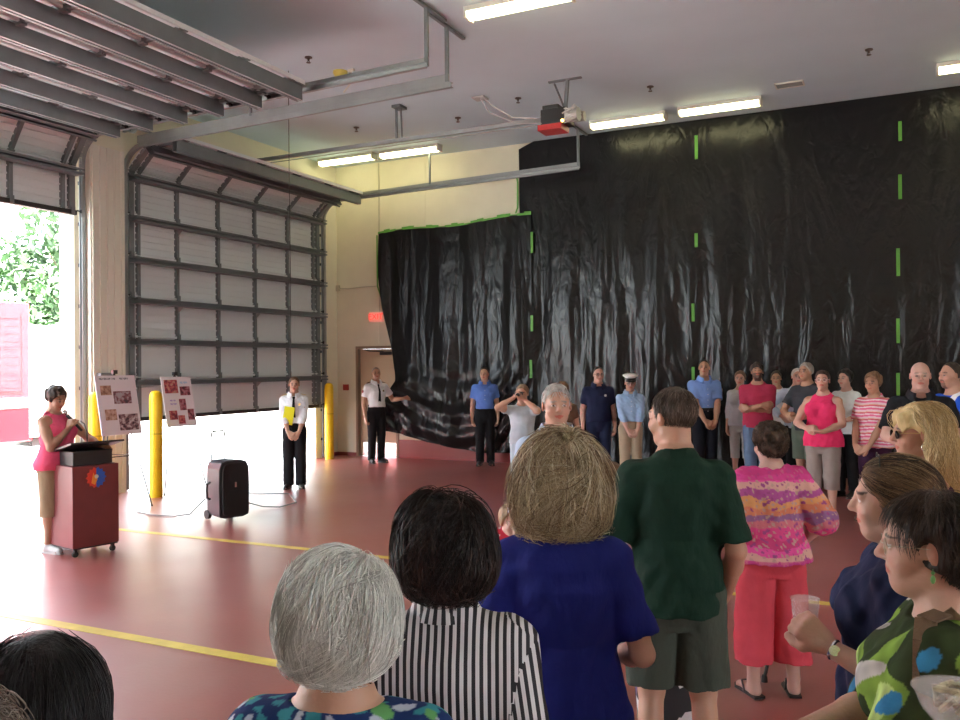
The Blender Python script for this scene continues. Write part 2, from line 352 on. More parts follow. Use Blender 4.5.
def garage_door(y0, y1, s0, nsec, label):
    d = tag(empty('garage_door', (0, (y0+y1)/2, 0)), label, 'garage door', 'overhead bay doors'); W = (y1-y0)/2
    for i in range(nsec):
        a, _, _ = path(s0+i*SH); c, _, _ = path(s0+(i+1)*SH); t = (c-a).normalized(); n = Vector((t.z, 0, -t.x))
        Mx = Matrix(((t.x, 0, n.x, a.x), (0, 1, 0, 0), (t.z, 0, n.z, a.z), (0, 0, 0, 1)))   # local x: up the door, y: across, z: into the room
        b = MB(); b.box(0, -W, -.05, SH+.002, W, -.045, Mx)
        for k in range(6): b.box(.03+k*.1, -W, -.045, .05+k*.1, W, -.026, Mx)
        b.box(0, -W, -.05, .015, W, 0, Mx); b.box(SH-.02, -W, -.05, SH+.001, W, 0, Mx); b.build('panel', PANM, d)
        b = MB()
        for k in range(6):
            yy = -W+.06+(2*W-.12)*k/5; wd = .055 if 0 < k < 5 else .09
            b.box(.0, yy-wd/2, -.045, SH-.008, yy+wd/2, .012, Mx)
            b.box(-.05, yy-.03, .012, .05, yy+.03, .035, Mx)
        for sy in (-1, 1): b.box(.0, sy*(W-.2)-.025, -.045, SH-.01, sy*(W-.2)+.025, .012, Mx)
        b.build('stile', STIM, d)
        # strut: C-channel at the lower edge of each section
        b = MB(); z0, z1 = SH-.13, SH-.045
        b.box(z0+.0, -W, .012, z0+.004, W, .185, Mx); b.box(z0, -W, .012, z1, W, .018, Mx)
        b.box(z1-.004, -W, .012, z1, W, .185, Mx)
        b.box(z0, -W, .18, z0+.03, W, .186, Mx); b.box(z1-.03, -W, .18, z1, W, .186, Mx)
        st = b.build('strut', STRM, d)
        if s0 > 3: b = MB(); b.box(z1-.001, -W+.01, .1855, z1+.006, W-.01, .19, Mx); b.build('strut_lip', LIPM, st)
        if i % 2 == 0:
            b = MB()
            for k in (1, 3): yy = -W+.06+(2*W-.12)*k/5; b.add([Mx @ Vector(p) for p in ((z0-.1, yy, .012), (z0, yy, .012), (z0, yy, .12), (z0-.1, yy+.004, .012), (z0, yy+.004, .012), (z0, yy+.004, .12))], [(0, 1, 2), (5, 4, 3), (0, 2, 5, 3), (0, 3, 4, 1)])
            b.build('gusset', LIPM, d)
        b = MB()
        for sy in (-1, 1):
            p = Mx @ Vector((.0, sy*W, .03)); q = Mx @ Vector((0, sy*(W+.07), .03)); b.tube([p, q], .012, 8); b.tube([q-Vector((0, sy*.012, 0)), q+Vector((0, sy*.012, 0))], .026, 10)
        b.build('roller', DKM, d)
    b = MB(); a, t, n = path(s0); b.box(a.x-.06, -W, a.z-.06, a.x+.03, W, a.z+.004) if s0 <= S1 else None
    if s0 <= S1: b.build('bottom_seal', RUB, d)
    return d
garage_door(9.33, 14.05, 1.07, 8, 'overhead door with grey struts raised a metre above the floor, behind the easels')
garage_door(3.68, 8.42, 4.02, 8, 'overhead door raised fully under the ceiling, its open bay showing the fire truck')
garage_door(-1.82, 2.92, 4.55, 8, 'overhead door raised out of frame at the far left, nearest the camera')
# door tracks: vertical angle, curve and horizontal rail with hangers
def track(y, side, xe, label, hang):
    t = tag(empty('door_track', (0, y, 0)), label, 'door track', 'overhead door tracks')
    off = .075*side
    pts = [Vector((XD+.03, 0, .02))]+[Vector((XD+.03, 0, S1))]
    for k in range(1, 9):
        a = PI/2*k/8; pts.append(Vector((XD+.03+RC-RC*math.cos(a)-.0, 0, S1+RC*math.sin(a)-.03*math.sin(a))))
    xe0 = pts[-1].x; pts.append(Vector((xe, 0, pts[-1].z+.02*(xe-xe0))))
    b = MB()
    for dx, w_, h_ in ((-.028, .006, .05), (.028, .006, .05)):
        for i in range(len(pts)-1):
            a, c = pts[i], pts[i+1]; tt = (c-a).normalized(); nn = Vector((tt.z, 0, -tt.x))
            b.bar(a+nn*dx, c+nn*dx, .05, .006, up=nn)
    for i in range(len(pts)-1): b.bar(pts[i]+Vector((0, off*.4, 0)), pts[i+1]+Vector((0, off*.4, 0)), .006, .06, up=Vector(((pts[i+1]-pts[i]).normalized().z, 0, -(pts[i+1]-pts[i]).normalized().x)))
    b.build('rail', TRKM, t)
    b = MB(); b.box(XL+.0, off-.0, 0, XL+.12, off+.008*side, S1+.1) if side > 0 else b.box(XL, off-.008, 0, XL+.12, off, S1+.1)
    b.bar((XD+RC-.05, off, ZH+.03), (xe, off, ZH+.03+.02*(xe-XD-RC)), .006, .11); b.build('angle', TRKM, t)
    b = MB()
    pass
    for k in range(8): b = MB(); b.box(XL+.005, off-.05, .35+k*.58, XL+.09, off+.05, .40+k*.58); b.build('bracket', DKM, t)
    zz = ZH+.05+.02*(xe-XD-RC)
    h = MB(); h.bar((xe-.03, off, zz-.06), (xe-.03, off, ZC-.01), .04, .04)
    if hang: h.bar((xe-.03, off, zz), (xe-.03-.2, off+.35, ZC-.01), .03, .03)
    h.bar((xe-.03, off-.45, ZC-.02), (xe-.03, off+.45, ZC-.02), .045, .03)
    h.build('hanger', STRM, t)
    h = MB(); xm = XD+(xe-XD)*.45; zm = ZH+.05+.02*(xm-XD-RC); h.bar((xm, off, zm), (xm, off, ZC-.01), .03); h.bar((xm-.15, off, ZC-.015), (xm+.15, off, ZC-.015), .04, .02); h.build('mid_hanger', STRM, t)
    return t
track(14.13, 1, -5.02, 'galvanised track of the far bay door, running along the back wall', False)
track(9.25, -1, -4.88, 'galvanised track at the near edge of the far bay door, beside the ribbed column', True)
track(8.50, 1, -4.82, 'galvanised track at the far edge of the fully raised door, above the ribbed column', True)
track(3.60, -1, -4.82, 'galvanised track at the near edge of the fully raised middle door, out of frame', True)
# torsion shafts with springs on the header
for y0, y1, lb in ((9.3, 14.1, 'torsion shaft with springs above the partly raised bay door'), (3.65, 8.45, 'torsion shaft with springs above the fully raised bay door')):
    t = tag(empty('torsion_shaft', (XL+.135, (y0+y1)/2, 5.42)), lb, 'torsion shaft', 'torsion shafts over the bay doors'); W = (y1-y0)/2
    b = MB(); b.tube([(0, -W, 0), (0, W, 0)], .016, 10); b.build('shaft', TRKM, t, smooth=True)
    for sgn in (-1, 1):
        b = MB(); ps = []
        for k in range(0, 40*8): a = 2*PI*k/8; ps.append((.05*math.cos(a), sgn*.3+sgn*1.0*k/320, .05*math.sin(a)))
        b.tube(ps, .008, 5); b.build('spring', DKM, t, smooth=True)
        b = MB(); b.tube([(0, sgn*(W-.1), 0), (0, sgn*(W-.03), 0)], .09, 20); b.build('cable_drum', TRKM, t, smooth=True)
    for yy in (-W+.02, 0, W-.02):
        b = MB(); b.box(-.12, yy-.02, -.08, .03, yy+.02, .06); b.build('bearing_plate', STRM, t)
# opener: rail and motor head
op = tag(empty('door_opener', (-4.45, 11.7, 5.36)), 'dark motor head with red underside on a rail, hung from the ceiling', 'door opener')
b = MB(); b.bar((-5.7, 0, 0), (-.1, 0, .0), .045, .06); b.bar((-5.7, 0, -.07), (-.1, 0, -.07), .012); b.build('rail', TRKM, op)
b = MB(); b.box(-.22, -.16, -.12, .18, .16, .1); b.box(-.2, -.14, .1, .05, .14, .16); b.build('motor_housing', DKM, op, bevel=.015)
b = MB(); b.box(-.26, -.17, -.2, .1, .15, -.121); b.build('red_housing', mat('red_box', (.45, .03, .03), .4), op)
b = MB(); b.tube([(.16, -.1, -.02), (.34, -.1, -.02)], .1, 16); b.tube([(.2, .1, 0), (.36, .1, 0)], .07, 14); b.build('gear_motor', mat('grey_motor', (.45, .46, .44), .4, .5), op, smooth=True)
b = MB()
for k in range(7):
    a = k*.9; b.tube([(.12+.03*k, -.18, .08*math.sin(a)), (.2+.05*math.cos(a), -.2, -.05+.1*math.sin(a+1)), (.3, -.17, .1*math.cos(a)), (.34, .0, .05*math.sin(a+2))], .011, 6)
b.build('cable_bundle', mat('cable_white', (.55, .56, .52), .5), op, smooth=True)
b = MB(); b.tube([(-.3, -.1, .0), (-.7, -.05, .08), (-1.1, .1, .35), (-1.3, .2, .53)], .008, 6); b.tube([(-.2, -.17, -.1), (-.6, -.1, -.03), (-1.15, .1, .25), (-1.35, .2, .53)], .008, 6); b.box(-1.45, .1, .515, -1.25, .3, .535); b.build('conduit', mat('grey_cable', (.45, .42, .42), .5), op, smooth=True)
b = MB(); b.bar((.1, 0, .05), (.14, 0, .53), .045); b.bar((.1, 0, .1), (-.1, .1, .53), .02); b.bar((-.15, 0, .525), (.35, 0, .525), .05, .02); b.build('hanger', STRM, op)
b = MB(); b.box(-2.75, -.1, .5, -2.6, .12, .54); b.bar((-2.72, 0, .02), (-2.72, 0, .52), .03); b.bar((-2.62, 0, .02), (-2.64, .0, .52), .02); b.build('rail_hanger', STRM, op)
b = MB(); b.sphere((.12, -.17, -.1), .025, 10, 6); b.build('indicator_lamp', mat('lamp_yellow', (1, .8, .3), .4, emit=(1, .7, .2), es=4), op)
# pull cord hanging by the column bay door
cm = mat('cord', (.05, .05, .05), .8)
b = MB(); b.tube([(-7.62, 9.6, 5.9), (-7.62, 9.6, 4.5), (-7.61, 9.6, 3.0), (-7.62, 9.6, 1.6)], .005, 6)
co = b.build('pull_cord', cm); tag(co, 'thin black pull cord hanging from the ceiling in front of the bay door', 'cord')

# ---------------------------------------------------------------- ceiling lamps
LAMP = mat('fluorescent_tube', (1, 1, 1), .5, emit=(1.0, .93, .50), es=7.5); LHOUS = mat('lamp_housing', (.7, .7, .62), .5)
def lamp(x, y, label):
    t = tag(empty('ceiling_light', (x, y, ZC)), label, 'ceiling light', 'fluorescent ceiling lights')
    b = MB(); b.box(-.64, -.1, -.06, .64, .1, 0); b.box(-.64, -.1, -.13, -.61, .1, -.06); b.box(.61, -.1, -.13, .64, .1, -.06); b.build('housing', LHOUS, t)
    b = MB(); n = 10
    for yy in (-.0,):
        pts = [(math.cos(PI*k/n)*.095, -.06-math.sin(PI*k/n)*.075) for k in range(n+1)]
        b.prism(pts, lambda u, v: (-.608, u, v), lambda u, v: (.608, u, v))
    b.build('diffuser', LAMP, t, smooth=True)
lamp(-9.72, 14.02, 'fluorescent light leftmost, in the corner above the raised bay door')
lamp(-8.32, 14.05, 'fluorescent light second from the corner, over the cream wall')
lamp(-4.1, 13.98, 'fluorescent light just right of the door opener motor')
lamp(-2.6, 13.9, 'fluorescent light above the green tape strip, beside the ceiling vent')
lamp(-3.85, 8.9, 'fluorescent light at the top edge of the picture, nearest the camera')
lamp(1.05, 13.55, 'fluorescent light at the right edge of the picture')
for x, y in ((-6.5, 3.0), (1.5, 3.0), (1.5, 8.9), (6, 8.9), (6, 3)): lamp(x, y, 'fluorescent ceiling light outside the photo, over the crowd')
# vents, sprinklers, strobe
VM = mat('vent', (.22, .21, .2), .5)
t = tag(empty('ceiling_vent', (-1.5, 13.45, ZC)), 'small grey louvred vent in the ceiling beside the right hand light', 'vent')
b = MB(); b.box(-.2, -.13, -.02, .2, -.11, 0); b.box(-.2, .11, -.02, .2, .13, 0); b.box(-.2, -.13, -.02, -.18, .13, 0); b.box(.18, -.13, -.02, .2, .13, 0); b.build('frame', LHOUS, t)
b = MB()
for k in range(6): b.box(-.18, -.1+k*.035, -.018, .18, -.085+k*.035, 0)
b.build('louvre', VM, t)
SPM = mat('sprinkler_metal', (.12, .09, .08), .4, .8)
spr = None
for x, y, lb in ((-.4, 12.45, 'right of the vent'), (-3.35, 12.6, 'above the double lights'), (-5.3, 12.2, 'left of the opener motor'), (-7.05, 9.3, 'upper left beside the yellow strobe'), (-8.4, 12.4, 'above the bay door, farthest left'), (-6.6, 12.7, 'over the cream wall, left of the motor cables')):
    if spr is None:
        spr = empty('sprinkler', (0, 0, 0)); b = MB(); b.lathe([(.05, 0), (.05, -.012), (.015, -.015), (.012, -.05)], n=14); b.build('escutcheon', SPM, spr, smooth=True)
        b = MB(); b.lathe([(.03, -.075), (.03, -.07)], n=12); b.bar((-.015, 0, -.05), (-.015, 0, -.07), .005); b.bar((.015, 0, -.05), (.015, 0, -.07), .005); b.build('deflector', SPM, spr); o = spr
    else: o = copy_tree(spr)
    o.location = (x, y, ZC); tag(o, 'small dark sprinkler head in the ceiling, '+lb, 'sprinkler', 'ceiling sprinklers')
t = tag(empty('pendant_sensor', (-7.0, 9.95, ZC)), 'small yellow fitting with a pale stem on the ceiling above the raised door', 'ceiling fitting')
b = MB(); b.lathe([(.1, 0), (.1, -.03), (.06, -.1), (.02, -.12)], n=18); b.build('yellow_dome', mat('yellow_plastic', (.7, .6, .12), .4), t, smooth=True)
b = MB(); b.tube([(.18, 0, 0), (.18, 0, -.18), (.05, 0, -.3)], .012, 8); b.tube([(.13, 0, -.005), (.23, 0, -.005)], .03, 8); b.build('stem', LHOUS, t)
# exit sign with conduit
t = tag(empty('exit_sign', (-9.52, YB-.03, 2.80)), 'red lettered exit sign on the cream wall above the tan door', 'exit sign')
b = MB(); b.box(-.16, -.03, -.1, .16, .02, .1); b.build('housing', mat('sign_pink', (.75, .42, .36), .5, emit=(1, .35, .25), es=.25), t, bevel=.008)
text_mesh('lettering', 'EXIT', .17, mat('sign_red', (.8, .02, .02), .5, emit=(1, .04, .03), es=1.0), t, .003, Matrix.Translation((0, -.034, 0)) @ Matrix.Rotation(PI/2, 4, 'X'))
cdm = mat('conduit_paint', (.56, .52, .40), .5)
b = MB(); b.tube([(-9.45, YB-.02, 2.90), (-9.45, YB-.02, ZC-.02)], .012, 8); tag(b.build('conduit', cdm), 'thin cream conduit running from the exit sign up to the ceiling', 'conduit')
b = MB(); b.tube([(-9.52, YB-.02, 3.42), (-9.9, YB-.02, 3.42), (-10.2, YB-.02, 3.40), (-10.44, YB-.02, 3.42)], .01, 8); b.box(-10.5, YB-.04, 3.36, -10.42, YB, 3.48); tag(b.build('conduit', cdm), 'short horizontal conduit with box in the room corner', 'conduit')
# call point and outlet
b = MB(); b.box(-10.34, YB-.04, 1.33, -10.22, YB, 1.45); o = b.build('fire_call_point', mat('call_red', (.4, .05, .04), .4), bevel=.004); tag(o, 'small dark red fire call point on the corner wall', 'call point')
b = MB(); b.box(XL, 14.3, 1.0, XL+.06, 14.42, 1.12); o = b.build('outlet_box', mat('outlet_tan', (.75, .5, .25), .5), bevel=.005); tag(o, 'small tan outlet box on the wall beside the far bay door', 'outlet')
b = MB(); b.box(XL+.22, 8.63, 1.25, XL+.32, 8.86, 1.75); o = b.build('control_box', mat('control_grey', (.16, .17, .18), .5), bevel=.008); tag(o, 'dark grey door control box on the ribbed column behind the easel', 'control box')
# bollards
YEL = mat('bollard_yellow', (.85, .58, .01), .35, var=.05)
for x, y, lb in ((-9.49, 8.97, 'yellow bollard between the two easels'), (-9.98, 8.37, 'yellow bollard behind the left easel, partly hidden'), (-10.2, 14.03, 'yellow bollard in the corner beside the officer in white')):
    t = tag(empty('bollard', (x, y, 0)), lb, 'bollard', 'yellow steel bollards')
    b = MB(); b.lathe([(.088, 0), (.088, 1.40), (.08, 1.45), (.055, 1.485), (.0, 1.5)], n=28); b.build('post', YEL, t, smooth=True)
    b = MB(); b.lathe([(.0895, 0.88), (.0895, .90)], n=28); b.build('seam', mat('bollard_seam', (.6, .4, .01), .5), t, smooth=True)

# ---------------------------------------------------------------- black plastic sheeting
def plastic_mat():
    m, t, p = newmat('black_plastic'); N = t.nodes; L = t.links
    p.inputs['Base Color'].default_value = (.006, .006, .007, 1); p.inputs['Roughness'].default_value = .27; p.inputs['Specular IOR Level'].default_value = .38
    tc = N.new('ShaderNodeTexCoord'); h = None
    for sc_, st, amt in ((1.6, (1, 1, .3), 1.0), (5, (1, 1, .4), .28), (16, (1, 1, .8), .04)):
        mp = N.new('ShaderNodeMapping'); mp.inputs['Scale'].default_value = st; L.new(tc.outputs['Object'], mp.inputs['Vector'])
        n = N.new('ShaderNodeTexNoise'); n.inputs['Scale'].default_value = sc_; n.inputs['Detail'].default_value = 3; n.inputs['Distortion'].default_value = .8; L.new(mp.outputs[0], n.inputs['Vector'])
        # ridged: abs(n-.5)
        a = N.new('ShaderNodeMath'); a.operation = 'SUBTRACT'; L.new(n.outputs['Fac'], a.inputs[0]); a.inputs[1].default_value = .5
        c = N.new('ShaderNodeMath'); c.operation = 'ABSOLUTE'; L.new(a.outputs[0], c.inputs[0])
        d_ = N.new('ShaderNodeMath'); d_.operation = 'MULTIPLY'; L.new(c.outputs[0], d_.inputs[0]); d_.inputs[1].default_value = amt
        if h is None: h = d_
        else:
            e = N.new('ShaderNodeMath'); e.operation = 'ADD'; L.new(h.outputs[0], e.inputs[0]); L.new(d_.outputs[0], e.inputs[1]); h = e
    b = N.new('ShaderNodeBump'); b.inputs['Strength'].default_value = .7; b.inputs['Distance'].default_value = .09
    L.new(h.outputs[0], b.inputs['Height']); L.new(b.outputs[0], p.inputs['Normal'])
    return m
PLM = plastic_mat()
def vnoise(x, z, seed, fx, fz):
    r2 = np.random.default_rng(seed); o = np.zeros_like(x)
    for k in range(6):
        ph = r2.random(2)*6.28; a = r2.normal(0, 1, 2)
        o += np.sin(x*fx*(.6+.9*r2.random())+z*fz*a[0]+ph[0]+1.3*np.sin(z*fz*.8*a[1]+x*.4+ph[1]))
    return o/6
SHV = []
def sheet(name, X, Z, depth, label):
    X = np.asarray(X); Z = np.asarray(Z); nu, nv = X.shape
    Y = YB-.03-depth; V = np.stack([X, Y, Z], -1).reshape(-1, 3)
    idx = np.arange(nu*nv).reshape(nu, nv); Q = np.stack([idx[:-1, :-1], idx[1:, :-1], idx[1:, 1:], idx[:-1, 1:]], -1).reshape(-1, 4)
    SHV.append(V); o = fast_mesh(name, V, Q, PLM); md = o.modifiers.new('s', 'SOLIDIFY'); md.thickness = .003; md.offset = 0
    return tag(o, label, 'plastic sheet', 'black plastic sheeting')
def folds(X, Z, U, seed):
    f = vnoise(X, Z, seed, 7, .35)*.06+vnoise(X, Z, seed+1, 15, .7)*.025+vnoise(X, Z, seed+2, 32, 2)*.007
    amp = np.clip((5.9-Z)/3.0, .12, 1)
    sharp = np.abs(vnoise(X, Z, seed+3, 5, .5))*.09
    return np.maximum((f+sharp)*amp+.035, .004)
# main sheet from ceiling to floor
u = np.linspace(0, 1, 520); v = np.linspace(0, 1, 260); U, V_ = np.meshgrid(u, v, indexing='ij')
x0e = -6.37+.0*V_; X = -6.37+U*10.2; ztop = np.where(U < .03, 5.78+U*4, 5.895); Z = .0+ (ztop-0.0)*V_
X = X+.10*np.clip(1-U*12, 0, 1)*(1-V_)
dep = folds(X, Z, U, 11)*np.interp(U, [0, .3, .42, .82, .88, 1], [1, 1, .35, .35, .9, .9]); dep += .10*np.clip(.5-Z, 0, 1)**1.5
sheet('plastic_sheet', X, np.maximum(Z, .005), dep, 'tall black plastic sheet taped from ceiling to floor behind the line of people')
# smaller left sheet with loose swooping lower corner
u = np.linspace(0, 1, 200); v = np.linspace(0, 1, 220); U, V_ = np.meshgrid(u, v, indexing='ij')
zt = 4.45+.10*U+.03*np.sin(U*9)
zb = np.interp(u, [0, .12, .3, .5, .68, .85, 1], [.55, .50, .34, .24, .18, .2, .05])[:, None]+0*V_
xl = np.interp(v, [0, .12, .25, .4, .62, .8, 1], [-9.26, -9.20, -9.0, -9.14, -9.32, -9.42, -9.40])[None, :]+0*U
X = xl+U*(-6.12-xl); Z = zb+(zt-zb)*V_
sag = np.exp(-((V_-.10)/.16)**2)
Z = Z-0*sag
dep = folds(X*1.0, Z, U, 31)*.9
# draped catenary wrinkles in the lower part
cat = Z-.9*(X+7.9)**2*.35
dep += np.clip(1-V_*2.3, 0, 1)*(.05*np.sin(cat*15+1.6*np.sin(X*2.3)+1.5*vnoise(X, Z, 77, 3, 2))*.6+.03*np.abs(vnoise(X, Z, 78, 9, 6))+.12*np.exp(-((Z-.8)/.5)**2))
dep += .22*np.exp(-((U-.0)/.09)**2)*np.exp(-((Z-1.1)/.5)**2)
dep = np.maximum(dep, .006)+.035
sheet('plastic_sheet', X, Z, dep, 'shorter black plastic sheet left of the tall one, its loose corner pulled by the officer')
# folded-over plastic bunched beside the officer's hand
# green tape strips
TG = mat('green_tape', (.11, .36, .05), .5)
def strip(x, z0, z1, lb, w_=.05, x1=None, dy=0):
    t = MB(); x1 = x if x1 is None else x1
    n = 6; AV = np.concatenate(SHV)
    def sy(xx, zz):
        m = (np.abs(AV[:, 0]-xx) < .05) & (np.abs(AV[:, 2]-zz) < .05); return (AV[m, 1].min() if m.any() else YB-.03)-.010
    ys_ = [sy(x+(x1-x)*k/n, z0+(z1-z0)*k/n) for k in range(n+1)]; yo = 0
    for k in range(n):
        a, c = k/n, (k+1)/n
        t.add([(x+(x1-x)*a-w_/2, ys_[k], z0+(z1-z0)*a), (x+(x1-x)*a+w_/2, ys_[k], z0+(z1-z0)*a), (x+(x1-x)*c+w_/2, ys_[k+1], z0+(z1-z0)*c), (x+(x1-x)*c-w_/2, ys_[k+1], z0+(z1-z0)*c),
               (x+(x1-x)*a-w_/2, ys_[k]+.005, z0+(z1-z0)*a), (x+(x1-x)*a+w_/2, ys_[k]+.005, z0+(z1-z0)*a), (x+(x1-x)*c+w_/2, ys_[k+1]+.005, z0+(z1-z0)*c), (x+(x1-x)*c-w_/2, ys_[k+1]+.005, z0+(z1-z0)*c)],
              [(0, 1, 2, 3), (7, 6, 5, 4), (0, 3, 7, 4), (1, 5, 6, 2)]+([(0, 4, 5, 1)] if k == 0 else [])+([(3, 2, 6, 7)] if k == n-1 else []))
    o = t.build('tape_strip', TG); return tag(o, lb, 'tape', 'green tape on the plastic')
def pxz(x, y, Y0=YB-.24):
    d = _f2+(x-480)/FOC*_r3-(y-360)/FOC*_u3; P = CAM+d*(Y0/d[1]); return P[0], P[2]
order = ['topmost', 'second from the top', 'third from the top', 'fourth from the top', 'lowest']
for xs, segs, where in (((529, 528), ((231, 252), (315, 331), (360, 378)), 'on the left seam'),
                        ((694, 691), ((133, 157), (232, 246), (303, 321), (367, 380)), 'on the middle seam'),
                        ((900, 898), ((118, 138), (172, 197), (247, 275), (318, 343), (373, 396)), 'on the right seam')):
    for k, (ya, yb) in enumerate(segs):
        xa, za = pxz(xs[0] if k < 2 else xs[1], ya); xb, zb_ = pxz(xs[0] if k < 2 else xs[1], yb)
        strip((xa+xb)/2, zb_, za, 'short green tape strip, %s %s of the black plastic' % ('lowest' if k == len(segs)-1 else order[k], where))
tp = MB()
for k in range(24):
    a, c = k/24, (k+1)/24
    za = 4.45+.10*a+.03*math.sin(a*9); zc = 4.45+.10*c+.03*math.sin(c*9); xa = -9.42+3.3*a; xc = -9.42+3.3*c; y = YB-.11; w0 = .035+.02*math.sin(k*1.7)
    tp.add([(xa, y, za-.01), (xc, y, zc-.01), (xc, y, zc+w0), (xa, y, za+w0), (xa, y+.005, za-.01), (xc, y+.005, zc-.01), (xc, y+.005, zc+w0), (xa, y+.005, za+w0)], [(0, 1, 2, 3), (7, 6, 5, 4), (0, 4, 5, 1), (2, 6, 7, 3)])
tag(tp.build('tape_strip', TG), 'long ragged green tape along the top edge of the shorter plastic sheet', 'tape', 'green tape on the plastic')
strip(-9.41, 3.2, 4.42, 'green tape down the left edge of the shorter plastic sheet', .03, -9.43, -.13)
strip(-6.42, 4.6, 5.3, 'green tape down the left edge of the tall plastic sheet', .03, -6.41, -.1)
# ---------------------------------------------------------------- implicit surfaces
F4 = np.float32
def nrm(v): v = np.asarray(v, float); return v/(np.linalg.norm(v)+1e-12)
def smin(a, b, k):
    h = np.maximum(k-np.abs(a-b), 0)/k; return np.minimum(a, b)-h*h*k*.25
def smax(a, b, k): return -smin(-a, -b, k)
class Cap:      # tapered capsule
    def __init__(s, a, b, r1, r2): s.a = np.asarray(a, float); s.b = np.asarray(b, float); s.r1, s.r2 = r1, r2; r = max(r1, r2); s.lo = np.minimum(s.a, s.b)-r; s.hi = np.maximum(s.a, s.b)+r
    def __call__(s, X, Y, Z):
        d = s.b-s.a; L = d@d+1e-12; px, py, pz = X-s.a[0], Y-s.a[1], Z-s.a[2]
        t = np.clip((px*d[0]+py*d[1]+pz*d[2])/L, 0, 1)
        return np.sqrt((px-t*d[0])**2+(py-t*d[1])**2+(pz-t*d[2])**2)-(s.r1+(s.r2-s.r1)*t)
class Ell:
    def __init__(s, c, r, Rm=None):
        s.c = np.asarray(c, float); s.r = np.asarray(r, float); s.R = np.eye(3) if Rm is None else Rm
        e = np.sqrt(((s.R*s.r)**2).sum(1)); s.lo = s.c-e; s.hi = s.c+e
    def __call__(s, X, Y, Z):
        p = (X-s.c[0], Y-s.c[1], Z-s.c[2]); q = [p[0]*s.R[0, i]+p[1]*s.R[1, i]+p[2]*s.R[2, i] for i in range(3)]
        k0 = np.sqrt(sum((q[i]/s.r[i])**2 for i in range(3))); k1 = np.sqrt(sum((q[i]/s.r[i]**2)**2 for i in range(3)))+1e-9
        return k0*(k0-1)/k1
class Loft:     # elliptical sections along z
    def __init__(s, z, rx, ry, cy, pad=0, cx=None):
        s.z = np.array(z, float); s.rx = np.array(rx, float)+pad; s.ry = np.array(ry, float)+pad; s.cy = np.array(cy, float); s.cx = np.zeros(len(z)) if cx is None else np.array(cx, float)
        m = max(s.rx.max(), s.ry.max()+abs(s.cy).max())+.02+abs(s.cx).max(); s.lo = np.array([-m, -m, s.z[0]]); s.hi = np.array([m, m, s.z[-1]])
    def __call__(s, X, Y, Z):
        f = lambda a: np.interp(Z, s.z, a)
        rx, ry, cy, cx = f(s.rx), f(s.ry), f(s.cy), f(s.cx)
        k = np.sqrt(((X-cx)/rx)**2+((Y-cy)/ry)**2); d = (k-1)*np.minimum(rx, ry)
        return np.maximum(d, np.maximum(s.z[0]-Z, Z-s.z[-1]))
class Cut:      # intersect p with half space n.x<d
    def __init__(s, p, n, c): s.p = p; s.n = nrm(n); s.d = s.n@np.asarray(c, float); s.lo, s.hi = p.lo, p.hi
    def __call__(s, X, Y, Z): return np.maximum(s.p(X, Y, Z), s.n[0]*X+s.n[1]*Y+s.n[2]*Z-s.d)
class Half:
    def __init__(s, n, c): s.n = nrm(n); s.d = s.n@np.asarray(c, float)
    def __call__(s, X, Y, Z): return s.n[0]*X+s.n[1]*Y+s.n[2]*Z-s.d
def field(ops, X, Y, Z):
    D = np.full(np.broadcast(X, Y, Z).shape, 1.0)
    for op, p, k in ops:
        d = p(X, Y, Z)
        D = smin(D, d, k) if op == '+' else smax(D, -d, k) if op == '-' else np.maximum(D, d)
    return D
def polygonise(ops, h, disp=None, lo=None, hi=None):
    adds = [p for o, p, k in ops if o == '+']
    lo = np.min([p.lo for p in adds], 0)-3*h-.012 if lo is None else lo; hi = np.max([p.hi for p in adds], 0)+3*h+.012 if hi is None else hi
    n = np.ceil((hi-lo)/h).astype(int)+1
    ax = [lo[i]+np.arange(n[i])*h for i in range(3)]
    D = np.full(n, 1.0, F4)
    for op, p, k in ops:
        if op == '&':
            D = np.maximum(D, p(ax[0][:, None, None], ax[1][None, :, None], ax[2][None, None, :])).astype(F4); continue
        m = k+2.5*h+.012
        i0 = np.clip(((p.lo-m-lo)/h).astype(int), 0, n); i1 = np.clip(((p.hi+m-lo)/h).astype(int)+1, 0, n)
        if (i1 <= i0).any(): continue
        sl_ = tuple(slice(a, b_) for a, b_ in zip(i0, i1))
        d = p(ax[0][sl_[0]][:, None, None], ax[1][sl_[1]][None, :, None], ax[2][sl_[2]][None, None, :]).astype(F4)
        D[sl_] = smin(D[sl_], d, k) if op == '+' else smax(D[sl_], -d, k)
    if disp is not None: 
        msk = np.abs(D) < .05; I, J, K = np.nonzero(msk); D[I, J, K] += disp(ax[0][I], ax[1][J], ax[2][K]).astype(F4)
    D[0] = D[-1] = 1; D[:, 0] = D[:, -1] = 1; D[:, :, 0] = D[:, :, -1] = 1
    return snets(D, lo, h)
CO = np.array([(i, j, k) for i in (0, 1) for j in (0, 1) for k in (0, 1)])
ED = [(a, b_) for a in range(8) for b_ in range(a+1, 8) if np.abs(CO[a]-CO[b_]).sum() == 1]
